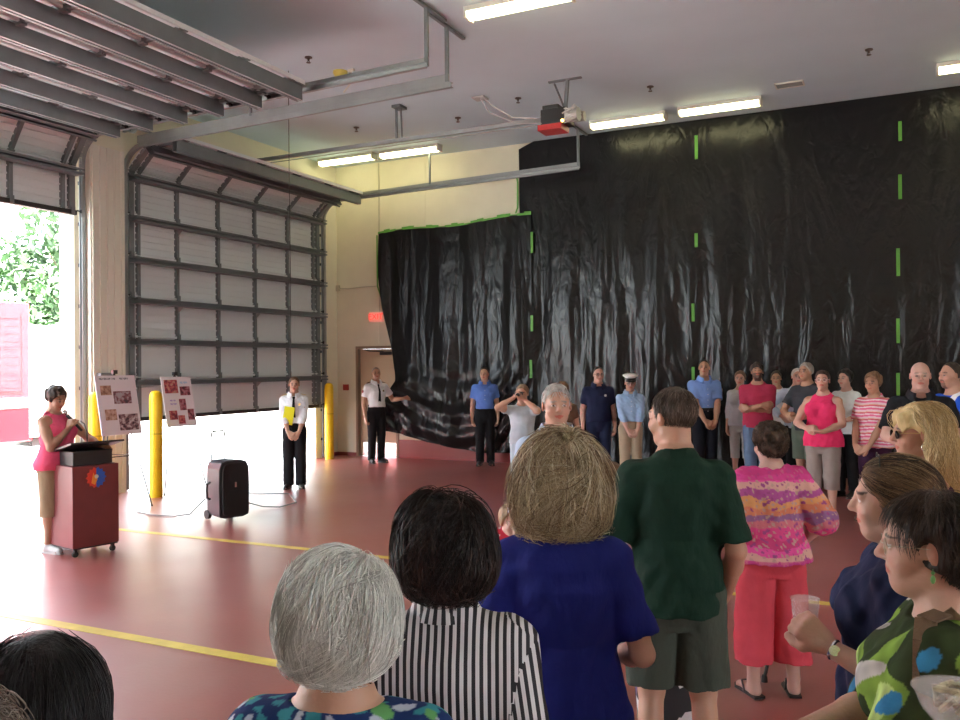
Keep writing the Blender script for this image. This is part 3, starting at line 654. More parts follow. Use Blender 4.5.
def snets(D, lo, h):
    ins = D < 0; a = [slice(0, -1), slice(1, None)]
    cnt = sum(ins[a[c[0]], a[c[1]], a[c[2]]].astype(np.int8) for c in CO)
    I, J, K = np.nonzero((cnt > 0) & (cnt < 8))
    vals = np.stack([D[I+c[0], J+c[1], K+c[2]] for c in CO], 1)
    acc = np.zeros((len(I), 3)); num = np.zeros(len(I))
    for p, q in ED:
        va, vb = vals[:, p], vals[:, q]; x = (va < 0) != (vb < 0)
        t = np.where(x, va/(va-vb+1e-20), 0); acc += x[:, None]*(CO[p]+(CO[q]-CO[p])*t[:, None]); num += x
    V = lo+(np.stack([I, J, K], 1)+acc/num[:, None])*h
    idx = np.full(cnt.shape, -1, np.int64); idx[I, J, K] = np.arange(len(I))
    Qs = []
    for axis in range(3):
        u, v = [(1, 2), (2, 0), (0, 1)][axis]
        s0 = [slice(None)]*3; s1 = [slice(None)]*3; s0[axis] = slice(0, -1); s1[axis] = slice(1, None)
        A = ins[tuple(s0)]; B = ins[tuple(s1)]; P = np.argwhere(A != B)
        P = P[(P[:, u] > 0) & (P[:, v] > 0) & (P[:, u] < D.shape[u]-1) & (P[:, v] < D.shape[v]-1)]
        def g(du, dv):
            q = P.copy(); q[:, u] += du; q[:, v] += dv; return idx[q[:, 0], q[:, 1], q[:, 2]]
        q = np.stack([g(-1, -1), g(0, -1), g(0, 0), g(-1, 0)], 1)
        fl = ~A[P[:, 0], P[:, 1], P[:, 2]]; q[fl] = q[fl][:, ::-1]; Qs.append(q)
    Q = np.concatenate(Qs); Q = Q[(Q >= 0).all(1)]
    return V, Q
def wav(seed, amp, f, st=(1, 1, 1), n=5):
    r2 = np.random.default_rng(seed); W = r2.normal(size=(n, 3))*np.array(st)*f; P = r2.random(n)*6.28; W2 = r2.normal(size=(n, 3))*f*.4
    def fn(X, Y, Z):
        o = 0
        for i in range(n): o = o+np.sin(X*W[i, 0]+Y*W[i, 1]+Z*W[i, 2]+P[i]+1.2*np.sin(X*W2[i, 0]+Y*W2[i, 1]+Z*W2[i, 2]))
        return amp*o/n**.5
    return fn

# ---------------------------------------------------------------- people
def rotz(a): c, s_ = math.cos(a), math.sin(a); return np.array([[c, -s_, 0], [s_, c, 0], [0, 0, 1]])
def rotx(a): c, s_ = math.cos(a), math.sin(a); return np.array([[1, 0, 0], [0, c, -s_], [0, s_, c]])
def roty(a): c, s_ = math.cos(a), math.sin(a); return np.array([[c, 0, s_], [0, 1, 0], [-s_, 0, c]])
class Person:
    def __init__(s, label, px=None, y=None, d=None, xy=None, face=206, H=1.75, sex='m', wide=1.0, belly=1.0, skin=(.50, .28, .19), head=(0, 0, 0), arms='down', vox=.008, hs=1.0, stance=.055, lean=0, group=None, hand_curl=.5, ears=True, nofeet=False):
        if xy is None:
            dr = _f2+(px-480)/FOC*_r3; P = CAM+dr*d; xy = (P[0], P[1])
        s.root = tag(empty('person', (xy[0], xy[1], 0), R(face)), label, 'person', group)
        s.H, s.sex, s.w, s.b, s.skin, s.vox, s.face = H, sex, wide, belly, np.array(skin), vox, face
        fem = sex == 'f'
        s.hh = .225*hs*(H/1.72)**.4; s.k = s.hh/.23
        s.lean = lean
        # joints
        sw = (.091 if fem else .102)*H*wide**.5; s.S = {sd: np.array([sg*sw, -.006*H+lean*.24*H, .798*H]) for sd, sg in (('R', 1), ('L', -1))}
        s.hip = {sd: np.array([sg*.050*H*wide**.5, -.005, .515*H]) for sd, sg in (('R', 1), ('L', -1))}
        s.ank = {sd: np.array([sg*stance*H, -.01*H, .043*H]) for sd, sg in (('R', 1), ('L', -1))}
        s.kne = {sd: (s.hip[sd]+s.ank[sd])/2+np.array([0, .012*H, .01*H]) for sd in 'RL'}
        s.neck0 = np.array([0, -.018*H+lean*.26*H, .835*H]); 
        hr = rotz(R(head[0])) @ rotx(R(head[1])) @ roty(R(head[2])); s.Rh = hr
        s.neck1 = s.neck0+np.array([0, .02*H, .035*H])
        s.hc = np.array([0, s.neck0[1]+.022*H, H-.118*s.k])+(hr @ np.array([0, .02, 0]))*.8-np.array([0, .012, 0])
        l1, l2 = .175*H, .150*H; s.E = {}; s.W = {}; s.hd = {}; s.pn = {}; s.curl = {}
        A = arms if isinstance(arms, dict) else {'R': arms, 'L': arms}
        for sd, sg in (('R', 1), ('L', -1)):
            a = A[sd]; S = s.S[sd]; cur = hand_curl
            if isinstance(a, str):
                if a == 'down': W = S+np.array([sg*.030*H*wide, .02*H, -.31*H]); pole = (sg*.15, -1, 0); hd = (0, .25, -1); pn = (-sg, .0, 0)
                elif a == 'clasp': W = np.array([sg*.045*H, .125*H*belly, .50*H+.01*sg*H]); pole = (sg, -.35, -.2); hd = (-sg*.8, .25, -.45); pn = (0, -1, -.3); cur = .9
                elif a == 'belly': W = np.array([sg*.055*H, .16*H*belly, .61*H+.01*sg*H]); pole = (sg, -.5, -.5); hd = (-sg*.9, .3, .05); pn = (0, -.8, -.4) if sg > 0 else (0, -.3, 1); cur = .8
                elif a == 'crossed': W = np.array([-sg*.05*H, .115*H*belly+.02*sg, .665*H+.012*sg*H]); pole = (sg*.7, -.2, -1); hd = (-sg, -.2, .15); pn = (0, -1, 0); cur = .5
                elif a == 'hips': W = np.array([sg*.13*H, .02*H, .60*H]); pole = (sg, -.5, 0); hd = (-sg*.5, .7, -.4); pn = (-sg, 0, 0)
                elif a == 'front': W = np.array([sg*.07*H, .19*H, .62*H]); pole = (sg, -.6, -.7); hd = (-sg*.6, .7, .1); pn = (-sg*.4, -.4, -.4)
            else: W, pole, hd, pn, cur = a; W = np.array(W)*H
            v = W-S; L = np.linalg.norm(v); m = (l1+l2)*.997
            if L > m: W = S+v/L*m; v = W-S; L = m
            v = v/L; aa = (l1*l1-l2*l2+L*L)/(2*L); hgt = math.sqrt(max(l1*l1-aa*aa, 0)); p_ = np.array(pole, float); p_ -= v*(p_@v)
            s.E[sd] = S+v*aa+nrm(p_)*hgt; s.W[sd] = W; s.hd[sd] = nrm(hd); pn = np.array(pn, float); pn -= s.hd[sd]*(pn@s.hd[sd]); s.pn[sd] = nrm(pn); s.curl[sd] = cur
        # torso loft
        z = np.array([.455, .50, .54, .60, .655, .70, .75, .785, .806, .824, .842, .865])*H
        if fem:
            rx = [.060, .094, .096, .080, .077, .082, .086, .088, .088, .070, .046, .034]; ry = [.045, .066, .066, .056, .055, .062, .070, .062, .048, .038, .034, .032]
        else:
            rx = [.060, .088, .090, .085, .085, .092, .098, .100, .099, .080, .053, .038]; ry = [.045, .062, .062, .062, .062, .066, .069, .063, .052, .042, .037, .034]
        rx = np.array(rx)*H; ry = np.array(ry)*H
        wf = np.array([wide]*9+[wide**.7, wide**.4, wide**.3]); rx = rx*wf; bf = np.array([1, 1+.5*(belly-1), belly, belly, belly, 1+.6*(belly-1), 1+.3*(belly-1), 1, 1, 1, 1, 1]); ry = ry*bf*wide**.35
        cy = np.array([-.006, -.008, -.004, .002, .002, 0, 0, -.006, -.010, -.013, -.016, -.016])*H+np.array([0, 0, .3, 1, 1, .6, .3, 0, 0, 0, 0, 0])*(belly-1)*.03*H+lean*np.maximum(z-.56*H, 0)
        s.tor = (z, rx, ry, cy)
        s.bust = [np.array([sg*.046*H*wide**.5, .048*H+lean*.17*H, .735*H]) for sg in (1, -1)] if fem else []
    def head_prims(s):
        k = s.k; Rh = s.Rh; c = s.hc
        P = lambda v: c+Rh @ (np.array(v, float)*k)
        E = lambda v, r, rr=None: Ell(P(v), np.array(r)*k, Rh if rr is None else Rh @ rr)
        Cc = lambda a, b_, r1, r2: Cap(P(a), P(b_), r1*k, r2*k)
        s.P = P; s.Eh = E; s.Ch = Cc
        f = s.sex == 'f'; jw = .92 if f else 1.0
        o = [('+', E((0, -.016, .030), (.075, .096, .087)), .01), ('+', E((0, .030, -.030), (.060*jw, .060, .078)), .03), ('+', E((0, .048, -.088), (.030*jw, .030, .026)), .03),
             ('+', Cc((.042*jw, .0, -.062), (.012, .055, -.094), .022, .016), .02), ('+', Cc((-.042*jw, .0, -.062), (-.012, .055, -.094), .022, .016), .02)]
        for sg in (1, -1):
            o.append(('+', E((sg*.038, .058, -.030), (.024, .024, .024)), .025))
            o.append(('-', E((sg*.031, .100, .006), (.019, .018, .013)), .012))
            o.append(('+', E((sg*.031, .074, .004), (.0135, .0135, .0125)), .003))
            o.append(('+', E((sg*.079, -.006, -.004), (.008, .017, .030), rotz(R(-sg*18)) @ rotx(R(-8))), .006))
            o.append(('-', E((sg*.088, .002, .002), (.006, .009, .016)), .004))
        o += [('+', Cc((0, .084, .018), (0, .104, -.020), .008, .0125), .010), ('+', E((.011, .094, -.026), (.009, .010, .007)), .006), ('+', E((-.011, .094, -.026), (.009, .010, .007)), .006),
              ('+', Cc((-.036, .078, .024), (.036, .078, .024), .009, .009), .016),
              ('+', E((0, .082, -.052), (.023, .011, .0055)), .006), ('+', E((0, .080, -.062), (.020, .011, .0065)), .006), ('-', E((0, .096, -.0570), (.021, .006, .0014)), .003)]
        return o
    def body_ops(s):
        H = s.H; w = s.w**.5; f = s.sex == 'f'; o = [('+', Loft(*s.tor), .02)]
        o.append(('+', Cap(s.neck0-np.array([0, 0, .01*H]), s.hc+s.Rh @ np.array([0, -.022, -.045])*s.k, .033*H*(1 if f else 1.12), .030*H*(1 if f else 1.12)), .03))
        for b_ in s.bust: o.append(('+', Ell(b_, np.array([.040, .038, .040])*H*w), .03))
        o += [('+', p, k) for _, p, k in []]
        for sd, sg in (('R', 1), ('L', -1)):
            S, E, W = s.S[sd], s.E[sd], s.W[sd]; af = (1 if not f else .88)*w*(.75+.25*s.w)
            o.append(('+', Cap(S+np.array([-sg*.004*H, 0, -.004*H]), S+(E-S)*.5, .030*H*af, .028*H*af), .045))
            o.append(('+', Cap(S+(E-S)*.4, E, .030*H*af, .023*H*af), .02))
            o.append(('+', Cap(E, E+(W-E)*.4, .0235*H*af, .0235*H*af), .015)); o.append(('+', Cap(E+(W-E)*.35, W, .0235*H*af, .0155*H*af), .015))
            o += s.hand(sd, sg)
            hp, kn, an = s.hip[sd], s.kne[sd], s.ank[sd]
            o.append(('+', Cap(hp, kn, .049*H*w, .032*H*w), .02)); o.append(('+', Cap(kn, an+np.array([0, 0, .02*H]), .031*H*w, .021*H*w), .015))
            o.append(('+', Ell(kn+(an-kn)*.3+np.array([0, -.012*H, 0]), np.array([.028, .03, .07])*H*w), .02))
            tr = rotz(R(-sg*12)) @ np.array([0, 1, 0])
            o.append(('+', Cap(an+np.array([0, 0, .01*H]), an-tr*.015*H+np.array([0, 0, -.022*H]), .022*H, .020*H), .015)); o.append(('+', Cap(an+np.array([0, 0, -.018*H]), an+tr*.085*H+np.array([0, 0, -.028*H]), .022*H, .014*H), .02))
            o.append(('+', Cap(an+tr*.085*H+np.array([sg*.008*H, 0, -.030*H]), an+tr*.105*H+np.array([-sg*.006*H, 0, -.031*H]), .013*H, .011*H), .012))
        return o+s.head_prims()
    def hand(s, sd, sg):
        H = s.H; L = .104*H*(1 if s.sex == 'm' else .95); W = s.W[sd]; d = s.hd[sd]; n = s.pn[sd]; side = np.cross(d, n)
        # thumb side: for right hand palm facing n, thumb on side = +-cross
        th = side*(1 if sd == 'R' else -1)*-1
        o = []; pl = .52*L; r = max(.082*L, s.vox*.85)
        kn = []
        for i, q in enumerate((-1.5, -.5, .5, 1.5)):
            base = W+d*.12*L-th*q*.075*L; K = W+d*pl*(1-.03*abs(q-.2))-th*q*.118*L
            o.append(('+', Cap(base, K, .105*L, .088*L), .012)); kn.append(K)
        ln = [.40, .46, .43, .34]; c = s.curl[sd]
        for i, K in enumerate(kn):
            dd = d.copy(); p = K; a = c*(.9+.12*i)
            for j, fr in enumerate((.45, .31, .24)):
                a_ = a*(.75 if j == 0 else .95); ax = np.cross(dd, n); ax = nrm(np.cross(d, n))
                dd = dd*math.cos(a_)+np.cross(ax, dd)*math.sin(a_); q = p+dd*ln[i]*L*fr
                o.append(('+', Cap(p, q, r*(1-.06*j), r*(1-.06*(j+1))), .004)); p = q
        t0 = W+d*.16*L+th*.10*L; t1 = t0+nrm(d*.6+th*.75+n*.25)*.26*L; t2 = t1+nrm(d*.9+th*.25+n*.35*(1+c*.5))*.18*L; t3 = t2+nrm(d*1+n*.5*c-th*.1)*.14*L
        o += [('+', Cap(t0, t1, .12*L, .10*L), .012), ('+', Cap(t1, t2, r*1.12, r*1.08), .006), ('+', Cap(t2, t3, r*1.08, r*.95), .004)]
        s.palm = getattr(s, 'palm', {}); s.palm[sd] = (W+d*pl*.9+n*.04)
        return o
    def skincol(s, V):
        q = ((V-s.hc) @ s.Rh)/s.k; base = np.tile(s.skin, (len(V), 1)); x, y, z = q[:, 0], q[:, 1], q[:, 2]; ax = np.abs(x)
        fr = y > .045; e = max(1, s.vox/.0055)
        def blend(m, c): base[m] = c
        def soft(wt, c): base[:] = base*(1-wt[:, None])+np.array(c)*wt[:, None]
        soft(.35*np.exp(-((ax-.04)/.018)**2-((z+.03)/.02)**2)*fr, s.skin*np.array([1.15, .72, .72]))
        soft(.45*np.exp(-(x/.014)**2-((z+.02)/.014)**2)*(y > .09), s.skin*np.array([1.15, .75, .75]))
        soft(.4*(ax > .078)*(np.abs(z) < .035)*(np.abs(y) < .03), s.skin*np.array([1.1, .7, .65]))
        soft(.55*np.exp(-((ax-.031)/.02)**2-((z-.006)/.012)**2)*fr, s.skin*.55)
        br = getattr(s, 'brow', np.array([.08, .05, .035]))
        bm = fr & (((ax-.032)/.019)**2+((z-.027+.1*(ax-.032)**1)/(.0042*e))**2 < 1) & (y > .055); blend(bm, br)
        lm = fr & ((x/.024)**2+((z+.0575)/(.010*max(1, e*.8)))**2 < 1); blend(lm, s.skin*np.array([.95, .45, .45]))
        if e < 1.2:
            blend(fr & (((ax-.031)/.0125)**2+((z-.004)/.0062)**2 < 1), (.75, .72, .70)); blend(fr & (((ax-.031))**2+(z-.004)**2 < .0056**2), (.06, .04, .03))
        else: blend(fr & (((ax-.031)/.012)**2+((z-.004)/(.0055*e))**2 < 1), (.10, .07, .06))
        bd = getattr(s, 'beard', None)
        if bd is not None:
            m = (y > .0) & (z < -.035-.25*np.maximum(0, .05-y)) & (ax < .075) & ~lm & ~((ax < .02) & (z > -.045)) | (fr & (ax < .028) & (z < -.036) & (z > -.05) & ~lm) if bd[1] == 'full' else fr & (ax < .030) & (z < -.036) & ~lm
            m &= (z > -.14) & (y < .13) & (ax < .09)
            base[m] = base[m]*(1-bd[2])+np.array(bd[0])*bd[2]
        return base
    def build_body(s):
        s.vox_ = s.vox
        V, Q = polygonise(s.body_ops(), s.vox); s.body = fast_mesh('body', V, Q, SKIN, s.root, s.skincol(V)); return s
    # clothes -----------------------------------------------------------
    def torso_top(s, m, hem=.50, sleeve=.5, loose=.014, sl_loose=.010, neck=.05, vneck=0, flare=0, folds=.0035, cols=None, name='shirt', seed=1, tank=0, neckz=0, boxy=0):
        H = s.H; z, rx, ry, cy = [a.copy() for a in s.tor]; pad = np.full(len(z), loose); pad += flare*np.clip((.62*H-z)/(.15*H), 0, 1); pad[-2:] = loose*.6
        if hem < .56: pad += .020*np.clip((.66*H-z)/(.06*H), 0, 1)
        if boxy: rx = np.maximum(rx, np.where((z < .76*H), rx[6]*boxy, 0)); ry = np.maximum(ry, np.where(z < .74*H, ry[6]*boxy, 0))
        if hem < .455: z = np.concatenate([[hem*H-.03], z]); rx = np.concatenate([[rx[1]*1.02], rx]); ry = np.concatenate([[ry[1]*1.02], ry]); cy = np.concatenate([[cy[0]], cy]); pad = np.concatenate([[pad[0]*1.1], pad]); rx[1] = rx[2]; ry[1] = ry[2]
        elif hem < .56: rx[0] = rx[1]; ry[0] = ry[1]
        o = [('+', Loft(z, rx+pad, ry+pad, cy), .02)]
        for b_ in s.bust: o.append(('+', Ell(b_, np.array([.040, .038, .040])*H*s.w**.5+loose), .045))
        if s.b > 1.02 and s.sex == 'm': o.append(('+', Ell((0, .02*H*s.b+s.lean*.06*H, .60*H), np.array([.075*s.w, .062*s.b, .085])*H+loose), .04))
        af = (1 if s.sex == 'm' else .88)*s.w**.5*(.75+.25*s.w)
        for sd, sg in (('R', 1), ('L', -1)):
            S, E, W = s.S[sd], s.E[sd], s.W[sd]
            if sleeve > 0:
                r0 = .030*H*af+sl_loose; r1 = .0295*H*af+sl_loose*1.35
                if sleeve <= 1:
                    e = S+(E-S)*sleeve; o.append(('+', Cut(Cap(S+np.array([-sg*.004*H, 0, -.002*H]), e+nrm(E-S)*.02, r0, r1+.004*(1-sleeve)), E-S, e), .045))
                else:
                    o.append(('+', Cap(S+np.array([-sg*.004*H, 0, -.002*H]), E, r0, r1*.97), .045)); e = E+(W-E)*(sleeve-1)
                    o.append(('+', Cut(Cap(E, e+nrm(W-E)*.02, r1*.97, .018*H*af+sl_loose*1.1), W-E, e), .014))
        if tank:
            for sg in (1, -1): o.append(('-', Cap((sg*(.135-.03*tank)*H, -.1*H, .835*H), (sg*(.135-.03*tank)*H, .12*H, .80*H), .036*H, .034*H), .01)); 
        nc = s.neck0+np.array([0, .022*H, .022*H+neckz*H]); o.append(('-', Ell(nc, (neck*H, neck*1.05*H, .030*H)), .008))
        if vneck: o.append(('-', Ell(nc+np.array([0, .055*H, -.012*H]), (neck*H*.75, .05*H, vneck*H)), .008))
        o.append(('&', Half((0, 0, -1), (0, 0, hem*H)), 0))
        lo = np.min([p.lo for q, p, k in o if q == '+'], 0)-.03; hi = np.max([p.hi for q, p, k in o if q == '+'], 0)+.03
        w1 = wav(seed*7+1, folds, 22, (1, 1, .55)); w2 = wav(seed*7+2, folds*.5, 48, (1, 1, .8))
        V, Q = polygonise(o, s.vox, lambda X, Y, Z: np.abs(w1(X, Y, Z))*-1.0+folds+w2(X, Y, Z), lo, hi)
        s.shirtV = V; c = None if cols is None else cols(s, V)
        ob = fast_mesh(name, V, Q, m, s.root, c); return ob
    def arm_of(s, V):  # per vertex: -1 torso, else arm param and cross coordinate
        out = V[:, 0].copy(); typ = np.zeros(len(V), int); dt = Loft(*s.tor)(V[:, 0], V[:, 1], V[:, 2])-.012
        for sd in 'RL':
            for a, b_ in ((s.S[sd], s.E[sd]), (s.E[sd], s.W[sd])):
                c = Cap(a, b_, .04, .03); d = c(V[:, 0], V[:, 1], V[:, 2]); m = d < dt
                ax = nrm(b_-a); q = V-s.S[sd]; al = (V-a)@ax; out[m] = (V[:, 0]-(a[0]-s.S[sd][0])-al*ax[0])[m]; typ[m] = 1; dt = np.minimum(dt, d)
        return out, typ
    def trousers(s, m, top=.60, bottom=.05, loose=.012, name='trousers', flare=0, folds=.003, seed=3, skirt=False, hipl=0):
        H = s.H; w = s.w**.5; z, rx, ry, cy = s.tor; pad = loose*.9+hipl
        zz = np.linspace(.44, top+.01, 8)*H; g = lambda a: np.interp(zz, z, a)
        o = [('+', Cut(Loft(zz, g(rx)+pad, g(ry)+pad, g(cy)), (0, 0, 1), (0, 0, top*H)), .02)]
        for sd, sg in (('R', 1), ('L', -1)):
            hp, kn, an = s.hip[sd], s.kne[sd], s.ank[sd]
            o.append(('+', Cut(Cap(hp, kn, .050*H*w+loose, .035*H*w+loose*1.2+flare*.6), (0, 0, -1), (0, 0, bottom*H)), .014))
            if bottom < .285: o.append(('+', Cut(Cap(kn, an, .035*H*w+loose*1.2+flare*.6, .027*H+loose*1.5+flare), (0, 0, -1), (0, 0, bottom*H)), .012))
        w1 = wav(seed*5+1, folds, 26, (1, 1, .35)); w2 = wav(seed*5+9, folds*.7, 30, (.5, .5, 1.6))
        V, Q = polygonise(o, s.vox, lambda X, Y, Z: -np.abs(w1(X, Y, Z))+folds+w2(X, Y, Z)*np.clip((.35*H-Z)/(.3*H), .2, 1))
        ob = fast_mesh(name, V, Q, m, s.root); return ob
    def belt(s, m, z=.60, pad=.018):
        H = s.H; zz, rx, ry, cy = s.tor; b_ = MB(); n = 40; vs = []
        for zl in (z-.011, z+.011):
            for k in range(n): a = 2*PI*k/n; g = lambda q: np.interp(zl*H, zz, q); vs.append(((g(rx)+pad)*math.cos(a), g(cy)+(g(ry)+pad)*math.sin(a), zl*H))
        b_.add(vs, [(k, (k+1) % n, n+(k+1) % n, n+k) for k in range(n)]+[list(range(n))[::-1], list(range(n, 2*n))]); b_.build('belt', m, s.root, smooth=True)
    def shoes(s, m, sole=None, kind='shoe'):
        H = s.H
        for sd, sg in (('R', 1), ('L', -1)):
            an = s.ank[sd]; tr = rotz(R(-sg*12)) @ np.array([0, 1, 0]); sx = np.cross(tr, (0, 0, 1))
            if kind == 'shoe':
                o = [('+', Cap(an+np.array([0, 0, .0]), an-tr*.018*H+np.array([0, 0, -.02*H]), .027*H, .024*H), .02), ('+', Cap(an+np.array([0, 0, -.012*H]), an+tr*.095*H+np.array([0, 0, -.025*H]), .027*H, .020*H), .02),
                     ('&', Half((0, 0, -1), (0, 0, .008)), 0), ('&', Half((0, 0, 1), (0, 0, an[2]+.012*H)), 0)]
                V, Q = polygonise(o, max(s.vox*.8, .005)); so_ = fast_mesh('shoe', V, Q, m, s.root)
            else:
                b_ = MB(); c = an-np.array([0, 0, an[2]]); ps = []
                for k in range(9): a = PI*k/8-PI/2; ps.append(c+np.array([0, 0, .018+.0])+sx*(.028*H*math.cos(a*1.0))+tr*(.05*H)+0*tr)
                for q in (-1, 1): b_.tube([c+sx*q*.026*H+tr*.02*H+np.array([0, 0, .012]), c+sx*q*.018*H+tr*.05*H+np.array([0, 0, .040*H]), c+tr*.085*H+np.array([0, 0, .028*H])], .006, 6)
                so_ = b_.build('sandal', m, s.root, smooth=True)
            b_ = MB(); pts = [(-.042, -.022), (-.046, 0), (-.042, .022), (.03, .026), (.09, .03), (.118, .012), (.118, -.010), (.09, -.026), (.03, -.022)]
            f0 = lambda zc: (lambda u, v: tuple(an*np.array([1, 1, 0])+tr*u*H+sx*v*H*-sg+np.array([0, 0, zc])))
            b_.prism(pts, f0(.0015), f0(.014)); b_.build('sole', sole or m, so_)
    def hair(s, specs, col, cuts=(), subs=(), amp=.004, freq=70, seed=5, col2=None, strands=None, name='hair', vox=None, st=(1, 1, .25), face=True):
        # specs: list of Ell/Cap in head frame via lambdas; cuts: halfspaces (n, point) in head frame; subs: ellipsoids
        o = [('+', p, k) for p, k in specs]; hull = list(o)
        if face: o.append(('-', s.Eh((0, .105, -.045), (.070, .075, .095)), .012))
        for p in subs: o.append(('-', p, .012))
        for n_, c_ in cuts: o.append(('&', Half(s.Rh @ np.array(n_, float), s.P(c_)), 0))
        w1 = wav(seed, amp, freq, st, 7); V, Q = polygonise(o, vox or s.vox*.85, w1)
        if len(V) == 0: return
        c0 = np.array(col); c1 = np.array(col2 if col2 is not None else c0*1.35); w2 = wav(seed+3, .35, freq*1.2, st, 6); t = np.clip(.5+w2(V[:, 0], V[:, 1], V[:, 2]), 0, 1)[:, None]
        ob = fast_mesh(name, V, Q, HAIRM, s.root, c0*(1-t)+c1*t)
        if strands: s.strands(hull, V, ob, **strands)
        return ob
    def strands(s, hull, V, ob, n=1500, seg=10, length=.18, rad=.0009, cols=((.5, .5, .5),), crown=(0, -.05, .11), down=.6, curl=.25, off=.004, seed=2, zend=-1, lift=0, keep=None, wave=0, clumps=0, avoid=None, vary=.8):
        r2 = np.random.default_rng(seed); q = ((V-s.hc) @ s.Rh)/s.k; ok = q[:, 1] < .07
        if keep is not None: ok &= keep(q)
        cand = np.nonzero(ok)[0]; P = V[cand[r2.integers(0, len(cand), n)]].copy()+r2.normal(0, .003, (n, 3)); cr = s.P(crown); step = length/seg*s.k
        noise = r2.normal(0, 1, (n, 3)); cid = None
        if clumps:
            ctr = P[r2.integers(0, n, clumps)]; cid = np.argmin(((P[:, None]-ctr[None])**2).sum(2), 1); cn = r2.normal(0, 1, (clumps, 3)); noise = noise*.35+cn[cid]*.9; co_ = r2.random(clumps)
        offs = off*(.3+1.4*r2.random(n)); pts = [P.copy()]
        def F(p): return field(hull, p[:, 0], p[:, 1], p[:, 2])
        ph = r2.random(n)*6.28; ln = .9-vary/2+vary*r2.random(n)
        for i in range(seg):
            f0 = F(P); e = .003; G = np.stack([F(P+np.eye(3)[j]*e)-f0 for j in range(3)], 1)/e; G /= np.linalg.norm(G, axis=1)[:, None]+1e-9
            d = P-cr; d /= np.linalg.norm(d, axis=1)[:, None]+1e-9; d = d*(1-down)+np.array([0, 0, -1])*down+noise*curl
            if wave: d = d+wave*np.sin(i*.9+ph)[:, None]*np.cross(G, [0, 0, 1])
            d -= G*(d*G).sum(1)[:, None]*(.85); d /= np.linalg.norm(d, axis=1)[:, None]+1e-9
            P = P+d*step*ln[:, None]; P = P-G*(F(P)-offs*(1+(0 if cid is None else co_[cid]*1.2))-lift*i/seg)[:, None]*.6
            noise = noise*(.97 if clumps else .8)+r2.normal(0, .12 if clumps else .5, (n, 3)); pts.append(P.copy())
        T = np.stack(pts, 1); m = seg+1   # n,m,3
        qq = ((T-s.hc) @ s.Rh)/s.k; bad = ((qq[..., 1] > .035) & (qq[..., 2] < .035) & (np.abs(qq[..., 0]) < .075)).any(1)
        if avoid is not None: bad |= avoid(qq).any(1)
        T = T[~bad]; cid = None if cid is None else cid[~bad]; n = len(T)
        tang = np.gradient(T, axis=1); tang /= np.linalg.norm(tang, axis=2)[..., None]+1e-9
        a = np.cross(tang, np.array([.3, .5, .8])); a /= np.linalg.norm(a, axis=2)[..., None]+1e-9; b_ = np.cross(tang, a)
        rr = rad*np.interp(np.linspace(0, 1, m), [0, .1, .7, 1], [.5, 1, .9, .15])[None, :, None]*(.7+.6*r2.random(n))[:, None, None]
        ring = [T+(a*math.cos(t)+b_*math.sin(t))*rr for t in (0, 2*PI/3, 4*PI/3)]
        VV = np.stack(ring, 2).reshape(-1, 3); base = (np.arange(n)[:, None]*m+np.arange(seg)[None])*3; Q = []
        for k in range(3): k2 = (k+1) % 3; Q.append(np.stack([base+k, base+k2, base+3+k2, base+3+k], -1).reshape(-1, 4))
        ci = r2.integers(0, len(cols), n)
        if cid is not None: cc_ = r2.integers(0, len(cols), clumps)[cid]; ci = np.where(r2.random(n) < .65, cc_, ci)
        cc = np.array(cols)[ci]*(.8+.4*r2.random(n))[:, None]; cc = np.repeat(cc, m*3, 0)
        return fast_mesh('loose_strands', VV, np.concatenate(Q), HAIRSOFT, ob, cc)
    def h_short(s, col, thick=1.0, zc=-.055, amp=.003, front=.045, **k):
        E = s.Eh; t = .007*thick
        return s.hair([(E((0, -.018, .034), (.076+t, .096+t, .088+t)), .01)], col, cuts=[((0, .35, -1), (0, -.05, zc)), ((0, 1, -.62), (0, front, .055))], amp=amp, **k)
    def glasses(s, m, lens=None, up=0, fr=-1, y=0):
        P = s.P
        b_ = MB(); r = .0016*s.k*(1.6 if s.vox > .007 else 1)
        for sg in (1, -1):
            pts = [P((sg*(.033+.023*math.cos(a)), .093+y, .002+up+.018*math.sin(a))) for a in np.linspace(0, 2*PI, 15)]; b_.tube(pts, r, 5)
            b_.tube([P((sg*.056, .090+y, .008+up)), P((sg*.078, .05+y, .010+up)), P((sg*.082, -.005+y, .006+up))], r, 5)
        b_.tube([P((.011, .095+y, .006+up)), P((0, .1+y, .008+up)), P((-.011, .095+y, .006+up))], r, 5)
        g = b_.build('glasses', m, s.root, smooth=True)
        if lens:
            l = MB()
            for sg in (1, -1):
                c = P((sg*.034, .093+y, .001+up)); vs = [P((sg*(.034+.024*math.cos(a)), .092+y, .001+up+.019*math.sin(a))) for a in np.linspace(0, 2*PI, 16, endpoint=False)]+[P((sg*(.034+.024*math.cos(a)), .0955+y, .001+up+.019*math.sin(a))) for a in np.linspace(0, 2*PI, 16, endpoint=False)]
                l.add(vs, [list(range(16)), list(range(16, 32))[::-1]]+[(k, (k+1) % 16, 16+(k+1) % 16, 16+k) for k in range(16)])
            l.build('lenses', lens, g)
